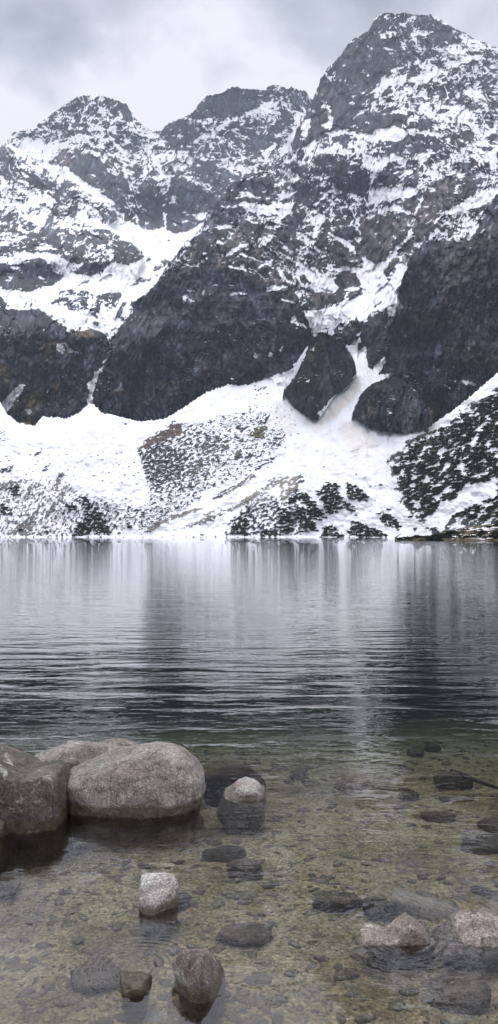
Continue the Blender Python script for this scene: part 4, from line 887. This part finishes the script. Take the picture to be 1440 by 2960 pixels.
rock(ol('750,350 780,332 840,335 865,360 820,378 760,370','Q'),2318,.1,SUBM,'small dark sunken stone left of the yellowish one',4,.6,.7,.05,0,seed=36,zb=-.24)
rock(ol('430,320 460,270 540,240 610,260 620,310 520,330','Q'),2290,.16,SUBO,'tan sunken stone beneath the bright broken reflections',4,.6,.7,.05,0,seed=37,zb=-.2)
rock(ol('880,120 900,95 970,95 975,120 920,130','Q'),2175,.13,SUBD,'small black sunken stone in the deeper water at right',4,.6,.7,.05,0,seed=38,zb=-.4)
rock(ol('1090,820 1130,795 1190,830 1300,830 1400,850 1300,868 1150,855','Q'),2596,.1,SUBD,'jagged black stone just under the surface at the right edge',4,.6,.7,.1,0,seed=39,zb=-.03)
rock(ol('1150,1020 1190,1010 1250,1030 1240,1060 1170,1060','Q'),2709,.0601,SUBD,'dark wedge of stone filling the gap by the long pale-topped rock',3,.6,.7,.1,5,seed=40,zb=-.08)
rock(ol('810,120 870,100 880,150 790,160','Q'),2192,.14,SUBM,'brown sunken stone left of the small black one in deeper water',4,.6,.7,.05,0,seed=41,zb=-.4)
rock(ol('200,240 280,200 300,260 220,280','Q'),2262,.14,SUBM,'olive sunken stone between the light flat rock and the bright reflections',4,.6,.7,.05,0,seed=42,zb=-.25)
# sunken stick
def tube(name,pts,r0,r1,mat):
    n=8;V=[];Fc=[];m=len(pts)
    for i,pq in enumerate(pts):
        pq=np.array(pq);d=np.array(pts[min(i+1,m-1)])-np.array(pts[max(i-1,0)]);d=d/np.linalg.norm(d);a=np.cross(d,[0,0,1]);a/=np.linalg.norm(a);b2=np.cross(a,d)
        r=r0+(r1-r0)*i/(m-1)
        for k in range(n):V.append(pq+r*(a*math.cos(k*6.283/n)+b2*math.sin(k*6.283/n)))
    for i in range(m-1):
        for k in range(n):Fc.append((i*n+k,i*n+(k+1)%n,(i+1)*n+(k+1)%n,(i+1)*n+k))
    return mesh_np(name,V,Fc,mat)
def wpt(px,py,z):
    D=(H-z)*F/(py-HY);return ((px-CX)/F*D,D,z)
tag(tube('stick',[wpt(1306,2229,-.22),wpt(1340,2240,-.2),wpt(1380,2258,-.2),wpt(1415,2270,-.19),wpt(1450,2281,-.18)],.02,.012,SUBD),'dark sunken stick pointing in from the right edge over the brown stones','stick')
# pebbles and small cobbles on the bed
its=[];cob=[stone_vf(rng,50+i,2) for i in range(8)]
for k in range(4800):
    y=2.1*math.exp(rng.random()**.9*math.log(4.2));x=rng.uniform(-1,1)*(.42*y+.25)
    r=.005+.024*rng.random()**3+(.04*rng.random() if rng.random()<.012+.03*(y>4.5) else 0)
    z=float(bedz(np.array([x]),np.array([y]))[0])
    v,f=cob[rng.randrange(8)];a=rng.uniform(0,6.28);ca,sa=math.cos(a),math.sin(a)
    w=v*[r*1.5,r,r*.7];w=np.stack([w[:,0]*ca-w[:,1]*sa,w[:,0]*sa+w[:,1]*ca,w[:,2]],1)
    its.append((w+np.array([x,y,z]),f))
PEB=rockmat('pebble_stone',(.22,.18,.12),(.09,.072,.045),-5,(.05,.04,.02),.5)
tag(merged('pebbles',its,PEB,True),'small stones strewn over the lake bed','pebbles',kind='stuff')

# ------------------------------------------------------------------ water
t=NT('lake_water');g=t.n('ShaderNodeNewGeometry').outputs['Position']
sx=t.n('ShaderNodeSeparateXYZ',{0:g});Yw=sx.outputs[1]
def wn(scx,scy,det,rough,dist=0.,rz=0.):
    mp=t.n('ShaderNodeMapping',{'Vector':g,'Scale':(scx,scy,1),'Rotation':(0,0,rz)})
    return t.n('ShaderNodeTexNoise',{'Vector':mp.outputs[0],'Scale':1.,'Detail':det,'Roughness':rough,'Distortion':dist}).outputs[0]
a1=wn(.8,3.3,1.2,.45,.4,.04);a2=wn(4.5,11.,2,.5,.6,-.06);a3=wn(.25,1.0,2,.5,.2,.02);a4=wn(14,30,2,.5,.5,.15)
def mr(v,a,b,c,d):return t.n('ShaderNodeMapRange',{0:v,1:a,2:b,3:c,4:d},interpolation_type='SMOOTHSTEP').outputs[0]
calm=mr(Yw,3.4,7.5,.16,1.0);gust=t.ramp(wn(.12,.35,2,.5,.3),[(.35,.55),(.65,1.2)])
h1=t.math('MULTIPLY',a1,.024);h2=t.math('MULTIPLY',a2,.0013);h3=t.math('MULTIPLY',a3,.012);h4=t.math('MULTIPLY',a4,.0016)
hs=t.math('MULTIPLY',t.math('ADD',t.math('ADD',h1,h2),h3),t.math('MULTIPLY',t.math('MULTIPLY',calm,t.math('MULTIPLY',mr(Yw,8,15,1.,.22),mr(Yw,16,45,1.,.3))),gust))
hs=t.math('ADD',hs,t.math('MULTIPLY',wn(7,8,2,.6,.3,.3),t.math('MULTIPLY',mr(Yw,12,60,0.,1.),.0013)))
patch=t.ramp(wn(.9,1.6,3,.6,.5),[(.42,0.0),(.62,1.0)])
hs=t.math('ADD',hs,t.math('MULTIPLY',h4,t.math('MULTIPLY',patch,mr(Yw,2.2,4.5,.55,1.1))))
hs=t.math('ADD',hs,t.math('MULTIPLY',t.math('MULTIPLY',wn(3.,8.,2,.5,.8,.2),.0045),mr(Yw,2.6,5,.3,1.)))
rwarp=wn(5,5,2,.5)
for (px,py,k,amp,dec,r0) in [(400,2800,230,.00042,.20,.0),(165,2812,300,.00022,.09,.0),(205,2692,260,.00012,.12,.0),(1160,2702,150,.0002,.25,.05),(790,2880,240,.00015,.06,0)]:
    q=wpt(px,py,0)
    dd=t.math('ADD',t.n('ShaderNodeVectorMath',{0:g,1:(q[0],q[1],0)},operation='DISTANCE').outputs['Value'],t.math('MULTIPLY',rwarp,.05))
    env=t.math('POWER',2.718,t.math('MULTIPLY',t.math('MULTIPLY',dd,dd),-1/(dec*dec)))
    hs=t.math('ADD',hs,t.math('MULTIPLY',t.math('MULTIPLY',t.math('SINE',t.math('MULTIPLY',dd,k)),amp),env))
bp=t.n('ShaderNodeBump',{'Height':hs,'Strength':1.,'Distance':1.})
fr=t.n('ShaderNodeFresnel',{'IOR':1.9,'Normal':bp.outputs[0]})
gl=t.n('ShaderNodeBsdfGlossy',{'Color':(1,1,1,1),'Roughness':.0,'Normal':bp.outputs[0]});tr=t.n('ShaderNodeBsdfTransparent',{'Color':(1,1,1,1)})
ms=t.n('ShaderNodeMixShader',{0:fr.outputs[0],1:tr.outputs[0],2:gl.outputs[0]});t.link(ms.outputs[0],t.out.inputs[0])
va=t.n('ShaderNodeVolumeAbsorption',{'Color':(.40,.565,.525,1),'Density':.6})
vs=t.n('ShaderNodeVolumeScatter',{'Color':(.25,.6,.55,1),'Density':.02})
t.link(va.outputs[0],t.out.inputs[1])
bm=bmesh.new()
X0,X1,Y0,Y1=-420,420,1.0,900
vv=[bm.verts.new(p) for p in [(X0,Y0,0),(X1,Y0,0),(X1,Y1,0),(X0,Y1,0),(X0,Y0,-21),(X1,Y0,-21),(X1,Y1,-21),(X0,Y1,-21)]]
for f in [(0,1,2,3),(7,6,5,4),(0,4,5,1),(1,5,6,2),(2,6,7,3),(3,7,4,0)]:bm.faces.new([vv[i] for i in f])
me=bpy.data.meshes.new('water');bm.to_mesh(me);bm.free();me.materials.append(t.m)
wo=bpy.data.objects.new('water',me);C.objects.link(wo);wo['kind']='structure'

# ------------------------------------------------------------------ air
t=NT('mountain_air');pvn=t.n('ShaderNodeVolumePrincipled',{'Color':(.74,.84,1.,1),'Density':.00009,'Anisotropy':.1})
t.link(pvn.outputs[0],t.out.inputs[1])
bm=bmesh.new();bmesh.ops.create_cube(bm,size=1);me=bpy.data.meshes.new('haze')
for v in bm.verts:v.co=((v.co.x)*7400,750+v.co.y*7900,700+v.co.z*1460)
bm.to_mesh(me);bm.free();me.materials.append(t.m);hz_=bpy.data.objects.new('haze',me);C.objects.link(hz_);hz_['kind']='stuff'
hz_['label']='thin blue mountain haze between viewer and peaks'

# ------------------------------------------------------------------ sky, sun, camera
W=bpy.data.worlds.new('World');bpy.context.scene.world=W;W.use_nodes=True;nt=W.node_tree;nt.nodes.clear()
class WN(NT):
    def __init__(s):s.t=nt
w=WN();tc=w.n('ShaderNodeTexCoord').outputs['Generated']
SE,SR=R(58),R(-15)
sky=w.n('ShaderNodeTexSky',sky_type='NISHITA',sun_disc=False,sun_elevation=SE,sun_rotation=SR)
sep=w.n('ShaderNodeSeparateXYZ',{0:tc});zc=w.math('MAXIMUM',sep.outputs[2],.02)
dv=w.n('ShaderNodeVectorMath',{0:tc,1:(0,0,.6)},operation='ADD').outputs[0]
zz2=w.math('ADD',zc,.6);pl=w.n('ShaderNodeVectorMath',{0:dv,'Scale':w.math('DIVIDE',1.,zz2)},operation='SCALE').outputs[0]
mpc=w.n('ShaderNodeMapping',{'Vector':tc,'Scale':(1.,1.,1.25),'Rotation':(0,R(20),0)}).outputs[0]
n=w.n('ShaderNodeTexNoise',{'Vector':mpc,'Scale':4.6,'Detail':8,'Roughness':.52,'Distortion':.25}).outputs[0]
def spot(px,py,pw):
    d=Vector(((px-CX)/F,1,(HY-py)/F)).normalized()
    dt=w.n('ShaderNodeVectorMath',{0:tc,1:tuple(d)},operation='DOT_PRODUCT').outputs['Value']
    return w.math('POWER',w.math('MAXIMUM',dt,0.),pw)
s1=spot(520,250,110);s2=spot(0,420,300);s3=spot(800,130,500);dk=spot(150,60,90);dk2=spot(860,40,200);dk3=spot(120,250,300)
f=w.math('ADD',w.math('SUBTRACT',w.math('MULTIPLY',n,1.2),.0),w.math('MULTIPLY',s1,.16));f=w.math('ADD',f,w.math('MULTIPLY',s2,.13));f=w.math('ADD',f,w.math('MULTIPLY',s3,.08))
f=w.math('SUBTRACT',f,w.math('MULTIPLY',dk,.05));f=w.math('SUBTRACT',f,w.math('MULTIPLY',dk2,.10))
cl=w.ramp(f,[(.36,(.28,.295,.345)),(.5,(.41,.43,.495)),(.64,(.64,.64,.70))])
up=w.n('ShaderNodeMapRange',{0:sep.outputs[2],1:.60,2:.9,3:1.,4:3.0}).outputs[0]
b1=w.n('ShaderNodeBackground',{'Color':sky.outputs[0],'Strength':.08});b2=w.n('ShaderNodeBackground',{'Color':cl,'Strength':up})
mx=w.n('ShaderNodeMixShader',{0:.93,1:b1.outputs[0],2:b2.outputs[0]});wo_=w.n('ShaderNodeOutputWorld',{0:mx.outputs[0]})
sl_=bpy.data.lights.new('sun','SUN');sl_.energy=.9;sl_.angle=R(14);sl_.color=(1,.98,.96)
so=bpy.data.objects.new('sun',sl_);C.objects.link(so)
# direction towards the sun: azimuth SR measured from +Y
sd=Vector((math.sin(SR)*math.cos(SE),math.cos(SR)*math.cos(SE),math.sin(SE)));so.rotation_euler=sd.to_track_quat('Z','Y').to_euler();so.location=(0,0,30)
cd=bpy.data.cameras.new('camera');cd.sensor_fit='VERTICAL';cd.angle_y=2*math.atan(1480/F) if hasattr(cd,'angle_y') else 1
cd.sensor_height=24;cd.lens=24*F/2960;cd.shift_y=68/2960;cd.clip_end=20000;cd.clip_start=.05
co=bpy.data.objects.new('camera',cd);C.objects.link(co);co.location=(0,0,H);co.rotation_euler=(R(90),0,0)
sc=bpy.context.scene;sc.camera=co
sc.view_settings.view_transform='Standard';sc.view_settings.look='None';sc.view_settings.exposure=.65;sc.view_settings.gamma=1
sc.cycles.max_bounces=10;sc.cycles.transparent_max_bounces=16;sc.cycles.volume_bounces=0
